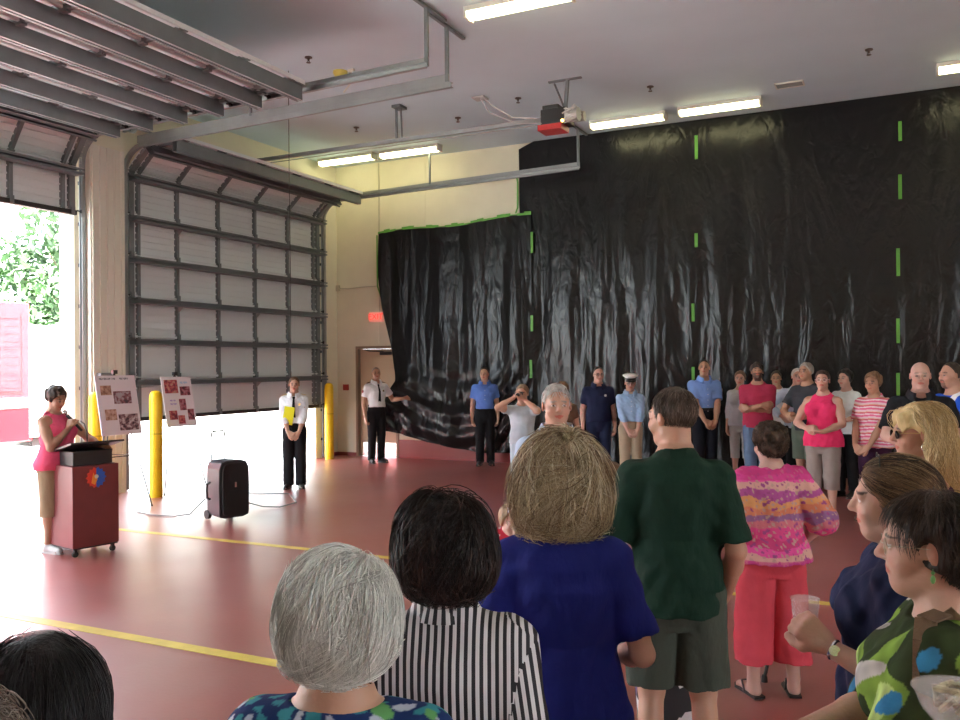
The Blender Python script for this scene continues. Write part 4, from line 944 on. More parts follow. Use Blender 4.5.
    def watch(s, sd, m, face_m=None):
        W, E = s.W[sd], s.E[sd]; ax = nrm(W-E); c = W-ax*.012; n = s.pn[sd]*-1; u = nrm(np.cross(ax, n)); v = np.cross(u, ax); r = .0175*s.H*(.9 if s.sex == 'f' else 1)
        b_ = MB(); ps = [c+(u*math.cos(a)+v*math.sin(a))*r for a in np.linspace(0, 2*PI, 21)]
        b_.tube(ps, .005, 6, cap=False); wt = b_.build('watch', m, s.root, smooth=True)
        f_ = MB(); fc = c+nrm(s.pn[sd]*-1)*r; f_.tube([fc, fc+nrm(s.pn[sd]*-1)*.007], .014, 14); f_.build('watch_face', face_m or m, wt, smooth=True)
    def world(s, p):  # local to world
        return np.array(s.root.location)+rotz(R(s.face)) @ np.asarray(p, float)
# ---------------------------------------------------------------- the people
SK1 = (.52, .29, .20); SK2 = (.45, .24, .155); SK3 = (.58, .34, .26); SK4 = (.36, .18, .11)
BLKSHOE = mat('black_shoe', (.012, .012, .013), .3); WSHOE = mat('white_shoe', (.6, .6, .6), .5); BRSHOE = mat('brown_shoe', (.10, .05, .03), .5)
NAVYP = cloth((.012, .014, .022)); BLACKP = cloth((.010, .010, .012)); KHAKI = cloth((.33, .24, .15)); JEAN = cloth((.13, .21, .34))
SILV = mat('silver', (.7, .7, .7), .25, 1); GOLDM = mat('gold', (.8, .55, .2), .25, 1); FRAMEB = mat('glasses_frame', (.04, .03, .03), .3); BUT = mat('button_white', (.8, .8, .8), .4)
DLENS = mat('dark_lens', (.01, .01, .012), .05)
def collar(s, m, open_=.3):
    # two collar leaves lying on the chest around the neck
    H = s.H; c = s.neck0+np.array([0, .018*H, .016*H]); b_ = MB(); n = 22; r0 = .046*H*(1 if s.sex == 'f' else 1.1); vs = []
    for j, (rr, zz) in enumerate(((r0*.93, .022*H), (r0*1.0, .024*H), (r0*1.28, -.004*H), (r0*1.2, -.012*H))):
        for k in range(n+1):
            a = PI/2+open_+(2*PI-2*open_)*k/n; fr = max(0, math.sin(a)); vs.append(c+np.array([rr*math.cos(a), rr*math.sin(a)*.95+.01*H*fr, zz-.024*H*fr-(.012*H*fr if j > 1 else 0)]))
    fs = []
    for j in range(3):
        for k in range(n): fs.append((j*(n+1)+k, j*(n+1)+k+1, (j+1)*(n+1)+k+1, (j+1)*(n+1)+k))
    b_.add(vs, fs); o = b_.build('collar', m, s.root, smooth=True); md = o.modifiers.new('t', 'SOLIDIFY'); md.thickness = .004; return o
def chest_y(s, x, z, pad=.02):
    zz, rx, ry, cy = s.tor; g = lambda q: float(np.interp(z, zz, q)); r = max(0.0, 1-(x/(g(rx)+pad))**2); return g(cy)+(g(ry)+pad)*math.sqrt(r)
def shirtfront(s, buttons=True, pocket=None, tie=None, badge=None, epaul=None, mt=None):
    H = s.H
    if buttons:
        for k in range(5): z = (.585+.045*k)*H; b_ = MB(); y = chest_y(s, 0, z, .019); b_.tube([(0, y-.004, z), (0, y+.003, z)], .0055, 8); b_.build('button', BUT, s.root)
    if pocket:
        for sg in (1, -1):
            b_ = MB(); x = sg*.048*H; z = .725*H; y = chest_y(s, x, z, .02); y2 = chest_y(s, x*1.45, z, .02)
            b_.add([(x-.03, y+.003+(y-y2)*.3*sg, z-.035), (x+.03, y2*.5+y*.5+.003, z-.035), (x+.03, y2*.5+y*.5+.003, z+.03), (x-.03, y+.003+(y-y2)*.3*sg, z+.03),
                    (x-.03, y-.012, z-.035), (x+.03, y-.012, z-.035), (x+.03, y-.012, z+.03), (x-.03, y-.012, z+.03)], [(0, 1, 2, 3), (7, 6, 5, 4), (0, 4, 5, 1), (2, 6, 7, 3), (1, 5, 6, 2), (0, 3, 7, 4)])
            b_.build('pocket', mt or pocket, s.root, bevel=.002)
    if tie:
        b_ = MB(); L = []
        for z, w_ in ((.825, .016), (.815, .020), (.803, .012), (.75, .020), (.66, .028), (.62, .030), (.605, .004)): L.append((z*H, w_, chest_y(s, 0, z*H, .024)+.006))
        vs = [(-w_, y, z) for z, w_, y in L]+[(w_, y, z) for z, w_, y in L]+[(-w_*.6, y-.014, z) for z, w_, y in L]+[(w_*.6, y-.014, z) for z, w_, y in L]; n = len(L); fs = []
        for k in range(n-1): fs += [(k, n+k, n+k+1, k+1), (2*n+k, k, k+1, 2*n+k+1), (n+k, 3*n+k, 3*n+k+1, n+k+1), (3*n+k, 2*n+k, 2*n+k+1, 3*n+k+1)]
        b_.add(vs, fs+[(0, n, 3*n, 2*n), (n-1, 3*n-1, 4*n-1, 2*n-1)]); b_.build('tie', tie, s.root, smooth=True)
    if badge:
        b_ = MB(); x = -.05*H; z = .755*H; y = chest_y(s, x, z, .022); b_.tube([(x, y-.004, z), (x-.002, y+.006, z)], .02, 6); b_.build('badge', badge, s.root)
    if epaul:
        for sd, sg in (('R', 1), ('L', -1)):
            S = s.S[sd]; b_ = MB(); b_.bar(S+np.array([sg*.01, .005, .05*H*.75]), S+np.array([-sg*.07, .0, .068*H*.75]), .045, .008); b_.build('epaulette', epaul, s.root, bevel=.003)
def patch(s, sd, m):
    S, E = s.S[sd], s.E[sd]; sg = 1 if sd == 'R' else -1; p = S+(E-S)*.28+np.array([sg*.042*s.H*.95, .008, 0]); b_ = MB(); b_.tube([p, p+np.array([sg*.008, .001, .0])], .026, 10); b_.build('sleeve_patch', m, s.root)

LEFTISH = 160    # world turn for people on the right who watch the speaker
# --- far left speaker at the lectern
p = Person('woman in pink hooded top speaking into a microphone at the maroon lectern', xy=(-7.60, 5.90), face=-78, H=1.63, sex='f', wide=1.22, belly=1.25, skin=SK2, head=(-6, -22, 0), vox=.0075,
           arms={'R': ((.030, .115, .748), (1, -.6, -1), (-.25, .10, .95), (-.5, .1, 0), 1.35), 'L': ((-.11, .23, .635), (-1, -.3, -.6), (.2, .9, -.1), (0, .1, -1), .5)})
p.build_body(); SPEAKER = p
pk = cloth((.78, .10, .20)); p.torso_top(pk, hem=.50, sleeve=0, tank=1, neck=.052, loose=.016, seed=3)
o = [('+', Cap(p.neck0+np.array([.055*p.H, -.01, .0]), p.neck0+np.array([-.055*p.H, -.01, .0]), .028, .028), .02), ('+', Cap(p.neck0+np.array([.05*p.H, .0, .0]), p.neck0+np.array([.02*p.H, .10, -.06]), .026, .018), .02), ('+', Cap(p.neck0+np.array([-.05*p.H, .0, .0]), p.neck0+np.array([-.02*p.H, .10, -.06]), .026, .018), .02), ('+', Ell(p.neck0+np.array([0, -.06, -.05]), (.085, .035, .07)), .02), ('-', Cap(p.neck0, p.neck0+np.array([0, .02, .12]), .052, .06), .01)]
V, Q = polygonise(o, .007, wav(4, .003, 60)); fast_mesh('hood', V, Q, pk, p.root)
p.trousers(KHAKI, top=.54, bottom=.22, loose=.022, flare=.01); p.shoes(WSHOE)
p.h_short((.030, .018, .013), thick=2.4, zc=-.05, amp=.007, freq=70, front=.060, col2=(.07, .042, .03))
# --- officer beside the door gap holding yellow folder
TIE = cloth((.008, .008, .010)); WHT = cloth((.80, .80, .82), bump=.5); BADG = GOLDM
p = Person('officer in long sleeved white shirt and black tie with yellow folder under his arm', xy=(-8.24, 10.46), face=214, H=1.66, skin=SK1, wide=.98, belly=1.05, arms='clasp', vox=.008, head=(5, -4, 0))
p.build_body(); p.torso_top(WHT, hem=.585, sleeve=1.93, seed=5, folds=.005); collar(p, WHT, .25); shirtfront(p, buttons=False, pocket=WHT, tie=TIE, badge=BADG, epaul=mat('epaulette', (.6, .5, .2), .5)); p.trousers(BLACKP, top=.60, bottom=.025, loose=.018, flare=.008); p.belt(BLKSHOE); p.shoes(BLKSHOE)
p.h_short((.10, .05, .025), thick=.8, amp=.002); CHIEF = p
# --- officer holding the plastic beside the tan door
p = Person('grey haired officer in short sleeved white shirt at the tan door, pulling the plastic', xy=(-8.99, 13.86), face=238, H=1.79, skin=SK2, belly=1.05, vox=.008, head=(-14, 4, 0),
           arms={'R': 'down', 'L': ((-.255, .12, .67), (-.6, -.3, -1), (-.7, .5, .3), (0, .5, -1), 1.3)})
p.build_body(); p.torso_top(WHT, hem=.585, sleeve=.62, seed=6, sl_loose=.014); collar(p, WHT, .25); shirtfront(p, buttons=False, tie=TIE, badge=BADG, epaul=TIE); patch(p, 'R', mat('patch_red', (.35, .05, .05), .6)); p.trousers(BLACKP, top=.60, bottom=.025, loose=.016); p.belt(BLKSHOE); p.shoes(BLKSHOE)
p.h_short((.22, .18, .15), thick=.3, amp=.001, front=.03)
# --- man in medium blue shirt, left of the photographer
BLU = cloth((.115, .22, .60)); LBLU = cloth((.22, .36, .74)); 
p = Person('man in blue short sleeved shirt and black trousers, leftmost before the black plastic', xy=(-6.88, 14.2), face=207, H=1.77, skin=SK1, vox=.008, head=(-14, -2, 0), arms='down', belly=1.05)
p.build_body(); p.torso_top(BLU, hem=.58, sleeve=.62, seed=7, sl_loose=.014); collar(p, BLU, .4); shirtfront(p, True, BLU); p.trousers(BLACKP, top=.60, bottom=.025, loose=.018); p.belt(BLKSHOE); p.shoes(BLKSHOE); p.h_short((.03, .02, .015), front=.02)
# --- person photographing
p = Person('person in pale shirt raising a small camera to the face', px=522, d=10.9, face=190, H=1.56, sex='m', skin=SK1, vox=.008, belly=1.1, head=(0, -5, 0),
           arms={'R': ((.045, .11, .90), (1, -.2, -.9), (-.5, .2, .8), (-.7, .0, .3), 1.0), 'L': ((-.045, .12, .885), (-1, -.2, -.9), (.4, .3, .8), (.7, 0, .3), 1.0)})
p.build_body(); p.torso_top(cloth((.45, .50, .55)), hem=.53, sleeve=.5, seed=8); p.trousers(cloth((.45, .52, .58)), top=.55, bottom=.03); p.shoes(WSHOE); p.h_short((.20, .13, .08), thick=1.2, amp=.004); PHOTOG = p
v = MB(); v.box(-.07, .105, .66*p.H, .07, .165, .70*p.H)
ob = MB()
# --- person hidden behind the white haired man
p = Person('person in brown, mostly hidden behind the white haired man facing the crowd', px=562, d=11.2, face=185, H=1.58, sex='f', skin=SK1, vox=.009)
p.build_body(); p.torso_top(cloth((.14, .08, .05)), seed=9); p.trousers(BLACKP); p.shoes(BLKSHOE); p.h_short((.16, .08, .04), thick=2)
# --- white haired man in pale shirt facing the crowd
WB = cloth((.55, .64, .80))
p = Person('white haired man in pale blue dress shirt facing the crowd beyond the blonde woman', px=556, d=4.85, face=214, H=1.69, skin=(.56, .31, .22), vox=.0062, head=(-4, 0, 0), belly=1.1, wide=1.02, arms='down')
p.brow = np.array([.30, .26, .22]); p.build_body(); p.torso_top(WB, hem=.58, sleeve=1.93, seed=10, folds=.004); collar(p, WB, .35); shirtfront(p, True, None); p.trousers(KHAKI); p.belt(BLKSHOE); p.shoes(BRSHOE)
p.hair([(p.Eh((0, -.020, .034), (.079, .100, .092)), .01), (p.Ch((-.03, .040, .098), (.03, .040, .100), .020, .020), .02)], (.36, .34, .32), cuts=[((0, .35, -1), (0, -.05, -.055)), ((0, 1, -.72), (0, .040, .055))], amp=.003, freq=90, col2=(.60, .59, .57),
       strands=dict(n=600, seg=5, length=.035, rad=.0010, cols=((.6, .6, .58), (.42, .41, .4), (.75, .74, .72)), crown=(0, .05, .12), down=.35, curl=.2, off=.003, keep=lambda q: q[:, 2] > -.03))
# --- man in navy
p = Person('dark haired man with glasses in navy shirt and trousers, left of the white capped man', px=598, d=13.35, face=206, H=1.77, skin=SK3, vox=.0085, belly=1.15, wide=1.08, arms='down', head=(8, -4, 0))
p.build_body(); nv = cloth((.012, .016, .05)); p.torso_top(nv, hem=.53, sleeve=.68, seed=11); collar(p, nv, .4); shirtfront(p, False, None, badge=mat('white_badge', (.7, .7, .7), .5)); p.trousers(cloth((.014, .02, .055)), loose=.018, bottom=.03); p.shoes(BLKSHOE); p.h_short((.02, .015, .012), thick=.6, front=.015); p.glasses(FRAMEB)
# --- man with sailor cap
p = Person('older man in white peaked cap, light blue long sleeved shirt and khaki trousers', xy=(-3.73, 12.7), face=204, H=1.64, skin=SK3, vox=.008, arms='clasp', head=(0, -8, 0), belly=1.05)
p.build_body(); lb = cloth((.32, .46, .68)); p.torso_top(lb, hem=.58, sleeve=1.93, seed=12, folds=.005); collar(p, lb, .35); shirtfront(p, True, lb); p.trousers(cloth((.42, .33, .23)), loose=.02, bottom=.03); p.belt(BLKSHOE); p.shoes(BRSHOE)
p.h_short((.35, .33, .3), thick=.5); p.glasses(FRAMEB)
cap = MB(); n = 24
c_ = lambda r, z, ry=None: [p.P((r*math.cos(2*PI*k/n), -.012+(ry or r*1.15)*math.sin(2*PI*k/n), z)) for k in range(n)]
rings = [c_(.082, .06), c_(.084, .09), c_(.118, .115), c_(.120, .125), c_(.09, .142), c_(.001, .150)]
cap.add([q for r_ in rings for q in r_], [(i*n+k, i*n+(k+1) % n, (i+1)*n+(k+1) % n, (i+1)*n+k) for i in range(5) for k in range(n)]); hat = cap.build('cap', mat('cap_white', (.85, .85, .85), .6), p.root, smooth=True)
b_ = MB(); q = [(.088*math.cos(a), -.012+.100*math.sin(a)) for a in np.linspace(0, 2*PI, n, endpoint=False)]
b_.add([p.P((x, y, .058)) for x, y in q]+[p.P((x*1.01, y*1.01, .088)) for x, y in q], [(k, (k+1) % n, n+(k+1) % n, n+k) for k in range(n)]); b_.build('cap_band', BLKSHOE, hat, smooth=True)
b_ = MB(); a_ = np.linspace(PI*.15, PI*.85, 12); b_.add([p.P((.086*math.cos(a), -.012+.098*math.sin(a), .060)) for a in a_]+[p.P((.095*math.cos(a), -.01+.150*math.sin(a), .036)) for a in a_], [(k, k+1, 13+k, 12+k) for k in range(11)]); pe = b_.build('peak', BLKSHOE, hat, smooth=True); pe.modifiers.new('t', 'SOLIDIFY').thickness = .004
# --- man in light blue shirt and navy trousers
p = Person('tall man in light blue short sleeved shirt, hands clasped, right of the white capped man', xy=(-2.78, 13.44), face=212, H=1.86, skin=SK2, vox=.008, arms='clasp', head=(-22, 2, 0), wide=1.08)
p.build_body(); p.torso_top(LBLU, hem=.58, sleeve=.75, seed=13, sl_loose=.018); collar(p, LBLU, .45); shirtfront(p, True, LBLU); patch(p, 'L', mat('patch_gold', (.5, .4, .2), .6)); p.trousers(NAVYP, loose=.02, bottom=.025); p.belt(BLKSHOE); p.shoes(BLKSHOE); p.h_short((.02, .015, .012), thick=.8, front=.02)
# --- bearded man with crossed arms
p = Person('bearded man in dark red t-shirt and jeans standing with arms crossed', px=757, d=12.3, face=180, H=1.80, skin=SK2, vox=.008, arms='crossed', head=(12, 12, 0), wide=1.08)
p.beard = ((.03, .02, .015), 'full', .85); p.build_body(); p.torso_top(cloth((.42, .035, .085)), hem=.50, sleeve=.75, seed=14, sl_loose=.020, loose=.020); p.trousers(JEAN, loose=.024, bottom=.03, folds=.005); p.shoes(BRSHOE)
p.hair([(p.Eh((0, -.025, .05), (.095, .108, .090)), .01)], (.015, .011, .010), cuts=[((0, .35, -1), (0, -.05, -.05))], amp=.008, freq=60, col2=(.05, .035, .03))
# --- partly hidden people behind
p = Person('person in white and grey, mostly hidden behind the left shoulder of the bearded man', px=740, d=13.5, face=180, H=1.68, sex='f', skin=SK3, vox=.009, arms='down')
p.build_body(); p.torso_top(cloth((.55, .56, .62)), sleeve=1.5, seed=15); p.trousers(cloth((.5, .5, .5)), bottom=.2); p.shoes(WSHOE); p.h_short((.14, .08, .05), thick=2)
p = Person('person in white jacket hidden behind the bearded man, one white sleeve showing', px=776, d=13.6, face=185, H=1.68, skin=SK2, vox=.009, arms='hips', wide=1.1)
p.build_body(); p.torso_top(cloth((.72, .72, .74)), sleeve=1.9, seed=16, sl_loose=.02); p.trousers(BLACKP); p.shoes(BLKSHOE); p.h_short((.05, .04, .03))
p = Person('white haired person in pale shirt and dark trousers, left behind the man in charcoal t-shirt', px=797, d=12.6, face=196, H=1.72, skin=SK3, vox=.009, arms='hips')
p.build_body(); p.torso_top(cloth((.50, .60, .72)), sleeve=1.9, seed=17, sl_loose=.02); p.trousers(BLACKP); p.shoes(BLKSHOE); p.h_short((.5, .48, .45), thick=1)
p = Person('grey haired man in charcoal t-shirt and shorts behind the woman in hot pink', px=806, d=11.6, face=150, H=1.80, skin=SK2, vox=.008, arms='belly', wide=1.06, head=(0, 2, 0))
p.build_body(); p.torso_top(cloth((.045, .05, .06)), sleeve=.7, seed=18, sl_loose=.015); p.trousers(cloth((.10, .13, .10)), loose=.03, bottom=.29); p.shoes(WSHOE); p.h_short((.28, .25, .22), thick=1.6, amp=.004)
# --- woman in hot pink
p = Person('dark haired woman in hot pink sleeveless top and grey capri trousers', xy=(-.88, 10.8), face=168, H=1.71, sex='f', skin=SK3, vox=.0075, wide=1.18, belly=1.12, arms='belly', head=(10, 4, 0))
p.build_body(); p.torso_top(cloth((.80, .04, .15)), hem=.49, sleeve=0, tank=1, seed=19, loose=.016); p.trousers(cloth((.30, .25, .23)), loose=.018, bottom=.20, flare=.006, folds=.005); p.shoes(BRSHOE, kind='sandal')
p.hair([(p.Eh((0, -.022, .035), (.084, .105, .095)), .01), (p.Eh((0, -.09, -.02), (.05, .04, .05)), .03)], (.025, .014, .012), cuts=[((0, .5, -1), (0, -.05, -.09)), ((0, 1, -.62), (0, .05, .055))], amp=.003, freq=60, col2=(.06, .03, .025)); p.glasses(mat('clear_frame', (.7, .5, .5), .3))
p = Person('dark haired woman in white blouse standing between the hot pink and striped tops', px=845, d=11.7, face=150, H=1.70, sex='f', skin=SK3, vox=.0085, arms='belly')
p.build_body(); p.torso_top(cloth((.75, .77, .78)), sleeve=.9, seed=20, sl_loose=.02, loose=.02); p.trousers(BLACKP); p.shoes(BLKSHOE); p.h_short((.018, .012, .012), thick=3.2, zc=-.05, amp=.005)
# --- striped pink woman
def hstripes(s, V):
    z = V[:, 2]*1.0+.006*np.sin(V[:, 0]*20); a = np.array([.80, .16, .32]); b_ = np.array([.85, .62, .66]); c = np.array([.70, .10, .20]); o_ = np.array([.75, .32, .22])
    t = (z/.078) % 1; col = np.where((t < .28)[:, None], b_, np.where((t < .55)[:, None], a, np.where((t < .72)[:, None], np.array([.9, .78, .8]), np.where((t < .88)[:, None], c, o_)))); return col
p = Person('short haired woman in pink and white striped t-shirt with hands clasped', px=873, d=9.9, face=150, H=1.68, sex='f', skin=SK2, vox=.0075, wide=1.22, belly=1.2, arms='clasp', head=(6, -2, 0))
p.build_body(); p.torso_top(CLOTHA, hem=.50, sleeve=.72, seed=21, cols=hstripes, sl_loose=.016, loose=.020); p.trousers(cloth((.04, .012, .04)), bottom=.2); p.shoes(BRSHOE)
p.h_short((.14, .07, .035), thick=2.6, zc=-.045, amp=.005, col2=(.28, .16, .09))
# --- bald man in black polo
p = Person('bald man in black polo shirt with a pale stripe across the chest', px=920, d=7.5, face=182, H=1.80, skin=(.60, .36, .29), vox=.0068, wide=1.12, belly=1.15, arms='belly', head=(0, -3, 0))
p.brow = np.array([.3, .22, .18]); p.build_body(); bk = cloth((.012, .013, .017)); p.torso_top(bk, hem=.52, sleeve=.78, seed=22, sl_loose=.02); collar(p, bk, .4); p.trousers(cloth((.1, .1, .09)), loose=.02); p.shoes(BLKSHOE)
p.hair([(p.Eh((0, -.02, .01), (.080, .100, .07)), .01)], (.38, .34, .3), cuts=[((0, .35, -1), (0, -.05, -.05)), ((0, 1, 0), (0, -.01, 0)), ((0, 0, 1), (0, 0, .03))], amp=.001)
b_ = MB(); xs = np.linspace(-.13, .05, 14); b_.add([(x, chest_y(p, x, (.735+.05*x)*p.H, .028), (.745-.05*x)*p.H) for x in xs]+[(x, chest_y(p, x, (.735+.05*x)*p.H, .028)+.001, (.745-.05*x)*p.H+.014) for x in xs], [(k, k+1, 15+k, 14+k) for k in range(13)]); o = b_.build('chest_stripe', mat('stripe_pale', (.45, .65, .8), .6), p.root, smooth=True); o.modifiers.new('t', 'SOLIDIFY').thickness = .006
def bluewhite(s, V):
    z = V[:, 2]/s.H; x = V[:, 0]; c = np.tile(np.array([.02, .10, .60]), (len(V), 1)); m = (z > .76) & (np.abs(x+.10) < .035+.0*z); c[m] = (.8, .8, .85); m = (z < .72) & (z > .70); c[m] = (.7, .75, .85); return c
p = Person('goateed man in royal blue and white polo shirt at the right edge of the picture', px=951, d=8.1, face=125, H=1.79, skin=SK1, vox=.0068, wide=1.08, belly=1.1, arms='belly', head=(0, 0, 0))
p.beard = ((.10, .05, .03), 'goatee', .8); p.build_body(); p.torso_top(CLOTHA, hem=.52, sleeve=.78, seed=23, cols=bluewhite, sl_loose=.02); p.trousers(cloth((.10, .09, .08))); p.shoes(WSHOE); p.h_short((.04, .025, .018), thick=.7, front=.02); p.watch('L', SILV)
# --- orange pink print woman, back view, with cane
def boho(s, V):
    z = V[:, 2]; x = V[:, 0]; r2 = np.random.default_rng(4); w_ = wav(91, .012, 30); z2 = z+w_(V[:, 0], V[:, 1], V[:, 2])*1.2+.010*np.abs(((x/.05) % 2)-1)
    pal = np.array([(.72, .08, .26), (.62, .18, .22), (.30, .14, .30), (.70, .24, .14), (.74, .36, .15), (.45, .10, .32), (.70, .40, .34), (.78, .10, .36), (.60, .06, .20)])
    i = (np.floor((z2-.5)/.042).astype(int)) % 9; c = pal[i].copy(); w3 = wav(92, 1, 90); t = w3(V[:, 0], V[:, 1], V[:, 2]); c[t > .9] = (.55, .35, .30); c[t < -1.0] = (.35, .08, .25)
    h = (z/s.H > .80) | (z/s.H < .515); c[h] = c[h]*.3+np.array((.62, .05, .24))*.7; return c
p = Person('woman in orange and pink print blouse and coral capri trousers, seen from behind', px=769, d=4.75, face=28, H=1.47, sex='f', skin=(.55, .33, .27), vox=.0055, wide=1.15, belly=1.2, arms={'R': ((.125, .05, .53), (1, -.8, 0), (0, .5, -1), (-1, 0, 0), .9), 'L': 'down'}, head=(8, -6, 0), stance=.075)
p.build_body(); p.torso_top(CLOTHA, hem=.495, sleeve=1.15, seed=24, cols=boho, sl_loose=.035, loose=.022, flare=.02, folds=.006, neck=.06); coral = cloth((.62, .07, .10)); p.trousers(coral, top=.56, bottom=.125, loose=.030, flare=.022, folds=.006, hipl=.01)
p.shoes(BLKSHOE, kind='sandal'); PRINTW = p
dk = (.050, .028, .018)
p.hair([(p.Eh((0, -.022, .038), (.092, .112, .096)), .01), (p.Eh((0, -.06, -.02), (.07, .06, .06)), .03)], dk, cuts=[((0, .2, -1), (0, -.05, -.072))], amp=.008, freq=75, col2=(.12, .07, .045), st=(1, 1, .8),
       strands=dict(n=1500, seg=7, length=.05, rad=.0013, cols=(dk, (.11, .065, .04), (.03, .018, .012)), down=.5, curl=.8, off=.005))
# --- man in dark green t-shirt
p = Person('man in dark green t-shirt and grey shorts seen from behind, head turned left', px=674, d=3.5, face=18, H=1.70, skin=(.50, .27, .18), vox=.005, wide=.98, belly=1.12, head=(48, -2, 0), stance=.07,
           arms={'R': ((.125, .06, .515), (.25, -1, 0), (-.3, .6, -.6), (-1, 0, 0), .7), 'L': ((-.135, .12, .55), (-.3, -1, 0), (.3, .8, -.3), (1, 0, 0), .7)})
p.build_body(); p.torso_top(cloth((.006, .028, .016), bump=.5), hem=.48, sleeve=.90, seed=25, sl_loose=.018, loose=.020, folds=.005, neck=.05); p.trousers(cloth((.055, .065, .05), bump=.5), loose=.032, bottom=.305, top=.55, folds=.006, flare=.01); p.shoes(WSHOE)
gr = (.05, .035, .025)
p.hair([(p.Eh((0, -.018, .034), (.0805, .1005, .0925)), .01)], gr, cuts=[((0, .30, -1), (0, -.05, -.058)), ((0, 1, -.35), (0, .045, .055))], amp=.0015, freq=110, col2=(.13, .095, .07),
       strands=dict(n=2600, seg=5, length=.035, rad=.0007, cols=(gr, (.09, .06, .045), (.22, .18, .15), (.05, .03, .02)), down=.55, curl=.2, off=.002))
GREENM = p
# --- blonde woman in royal blue
p = Person('woman with messy blonde bob in royal blue t-shirt, back to the camera in the centre', px=560, d=2.42, face=22, H=1.597, sex='f', skin=(.55, .32, .25), vox=.0048, wide=.98, belly=1.15, head=(0, 0, 0),
           arms={'R': ((.100, .13, .585), (.35, -1, 0), (-.7, .6, .2), (-.4, .3, -.8), 1.3), 'L': ((-.11, .10, .56), (-.35, -1, 0), (.4, .9, 0), (1, 0, 0), .8)})
p.build_body(); p.torso_top(cloth((.010, .016, .17), bump=.45), hem=.44, sleeve=.80, seed=26, sl_loose=.014, loose=.018, folds=.005, neck=.048); p.trousers(BLACKP); p.shoes(WSHOE)
bl = (.24, .17, .085)
p.hair([(p.Eh((0, -.028, .030), (.094, .110, .098)), .02), (p.Eh((0, -.050, -.03), (.112, .085, .075)), .03), (p.Eh((0, -.06, -.085), (.100, .058, .045)), .03), (p.Eh((.065, .01, -.03), (.045, .06, .075)), .03), (p.Eh((-.065, .01, -.03), (.045, .06, .075)), .03)],
       bl, amp=.013, freq=48, col2=(.50, .41, .26), st=(1, 1, .3), seed=8,
       strands=dict(n=10500, seg=11, length=.18, rad=.0010, clumps=380, vary=1.2, cols=((.62, .52, .34), (.78, .70, .52), (.40, .30, .17), (.17, .11, .06), (.55, .45, .28), (.26, .18, .10)), crown=(.01, -.01, .13), down=.47, curl=.45, off=.010, wave=.15, lift=.016, keep=lambda q: (q[:, 2] > -.12))); BLONDE = p
# --- striped shirt woman
def vstripes(s, V):
    x, typ = s.arm_of(s, V) if False else Person.arm_of(s, V); w_ = .0125; t = (x/w_) % 1; k = (V[:, 2] > s.neck0[2]+.01); c = np.where((t < .5)[:, None], np.array([.62, .60, .60]), np.array([.008, .008, .012])); return c
def stripe_mat():
    m, t_, p_ = newmat('striped_cloth'); N = t_.nodes; L = t_.links; a = N.new('ShaderNodeAttribute'); a.attribute_name = 'Col'
    sp = N.new('ShaderNodeSeparateColor'); L.new(a.outputs['Color'], sp.inputs[0]); f = N.new('ShaderNodeMath'); f.operation = 'MULTIPLY'; f.inputs[1].default_value = 62.0; L.new(sp.outputs[0], f.inputs[0])
    g = N.new('ShaderNodeMath'); g.operation = 'FRACT'; L.new(f.outputs[0], g.inputs[0]); h = N.new('ShaderNodeMath'); h.operation = 'GREATER_THAN'; h.inputs[1].default_value = .5; L.new(g.outputs[0], h.inputs[0])
    mx = N.new('ShaderNodeMix'); mx.data_type = 'RGBA'; L.new(h.outputs[0], mx.inputs['Factor']); mx.inputs[6].default_value = (.008, .008, .012, 1); mx.inputs[7].default_value = (.60, .58, .60, 1); L.new(mx.outputs[2], p_.inputs['Base Color']); p_.inputs['Roughness'].default_value = .7
    return m
def stripecoord(s, V):
    x, typ = s.arm_of(V); return np.stack([x+.5, x*0, x*0], 1)
p = Person('dark haired woman in black and white vertically striped blouse, back to the camera', px=444, d=1.93, face=22, H=1.505, sex='f', skin=(.50, .29, .21), vox=.0045, wide=1.12, belly=1.2, arms='down', head=(0, 0, 0))
p.build_body(); SM = stripe_mat(); p.torso_top(SM, hem=.44, sleeve=1.4, seed=27, cols=stripecoord, sl_loose=.016, loose=.016, folds=.003, neck=.040, neckz=.02); p.trousers(BLACKP); p.shoes(BLKSHOE)
b_ = MB(); n = 40; c = p.neck0+np.array([0, .006, .010]); vs = []
for rr, zz in ((.052, .036), (.056, .038), (.074, -.012), (.068, -.014)):
    for k in range(n+1): a = PI/2+.4+(2*PI-.8)*k/n; fr = max(0, math.sin(a)); vs.append(c+np.array([rr*math.cos(a), rr*math.sin(a), zz-.03*fr]))
b_.add(vs, [(j*(n+1)+k, j*(n+1)+k+1, (j+1)*(n+1)+k+1, (j+1)*(n+1)+k) for j in range(3) for k in range(n)]); co = b_.build('collar', SM, p.root, smooth=True); setcol(co.data, np.array([[PI/2*.0+math.atan2(v.co.x, -(v.co.y-c[1]))*.06+.5, 0, 0] for v in co.data.vertices])); co.modifiers.new('t', 'SOLIDIFY').thickness = .004
db = (.018, .010, .009)
p.hair([(p.Eh((0, -.03, .032), (.099, .113, .099)), .02), (p.Eh((.006, -.055, -.03), (.092, .070, .066)), .03), (p.Eh((.052, -.01, -.025), (.045, .06, .06)), .03), (p.Eh((-.052, -.01, -.025), (.045, .06, .06)), .03)],
       db, cuts=[((0, .1, -1), (0, -.05, -.100))], amp=.006, freq=50, col2=(.035, .020, .016), st=(1, 1, .35), seed=9,
       strands=dict(n=6500, seg=9, length=.14, rad=.0011, clumps=200, vary=1.1, cols=(db, (.035, .02, .016), (.055, .030, .024), (.012, .008, .008)), crown=(.01, -.02, .13), down=.45, curl=.32, off=.007, wave=.1, lift=.004, keep=lambda q: (q[:, 2] > -.085)))
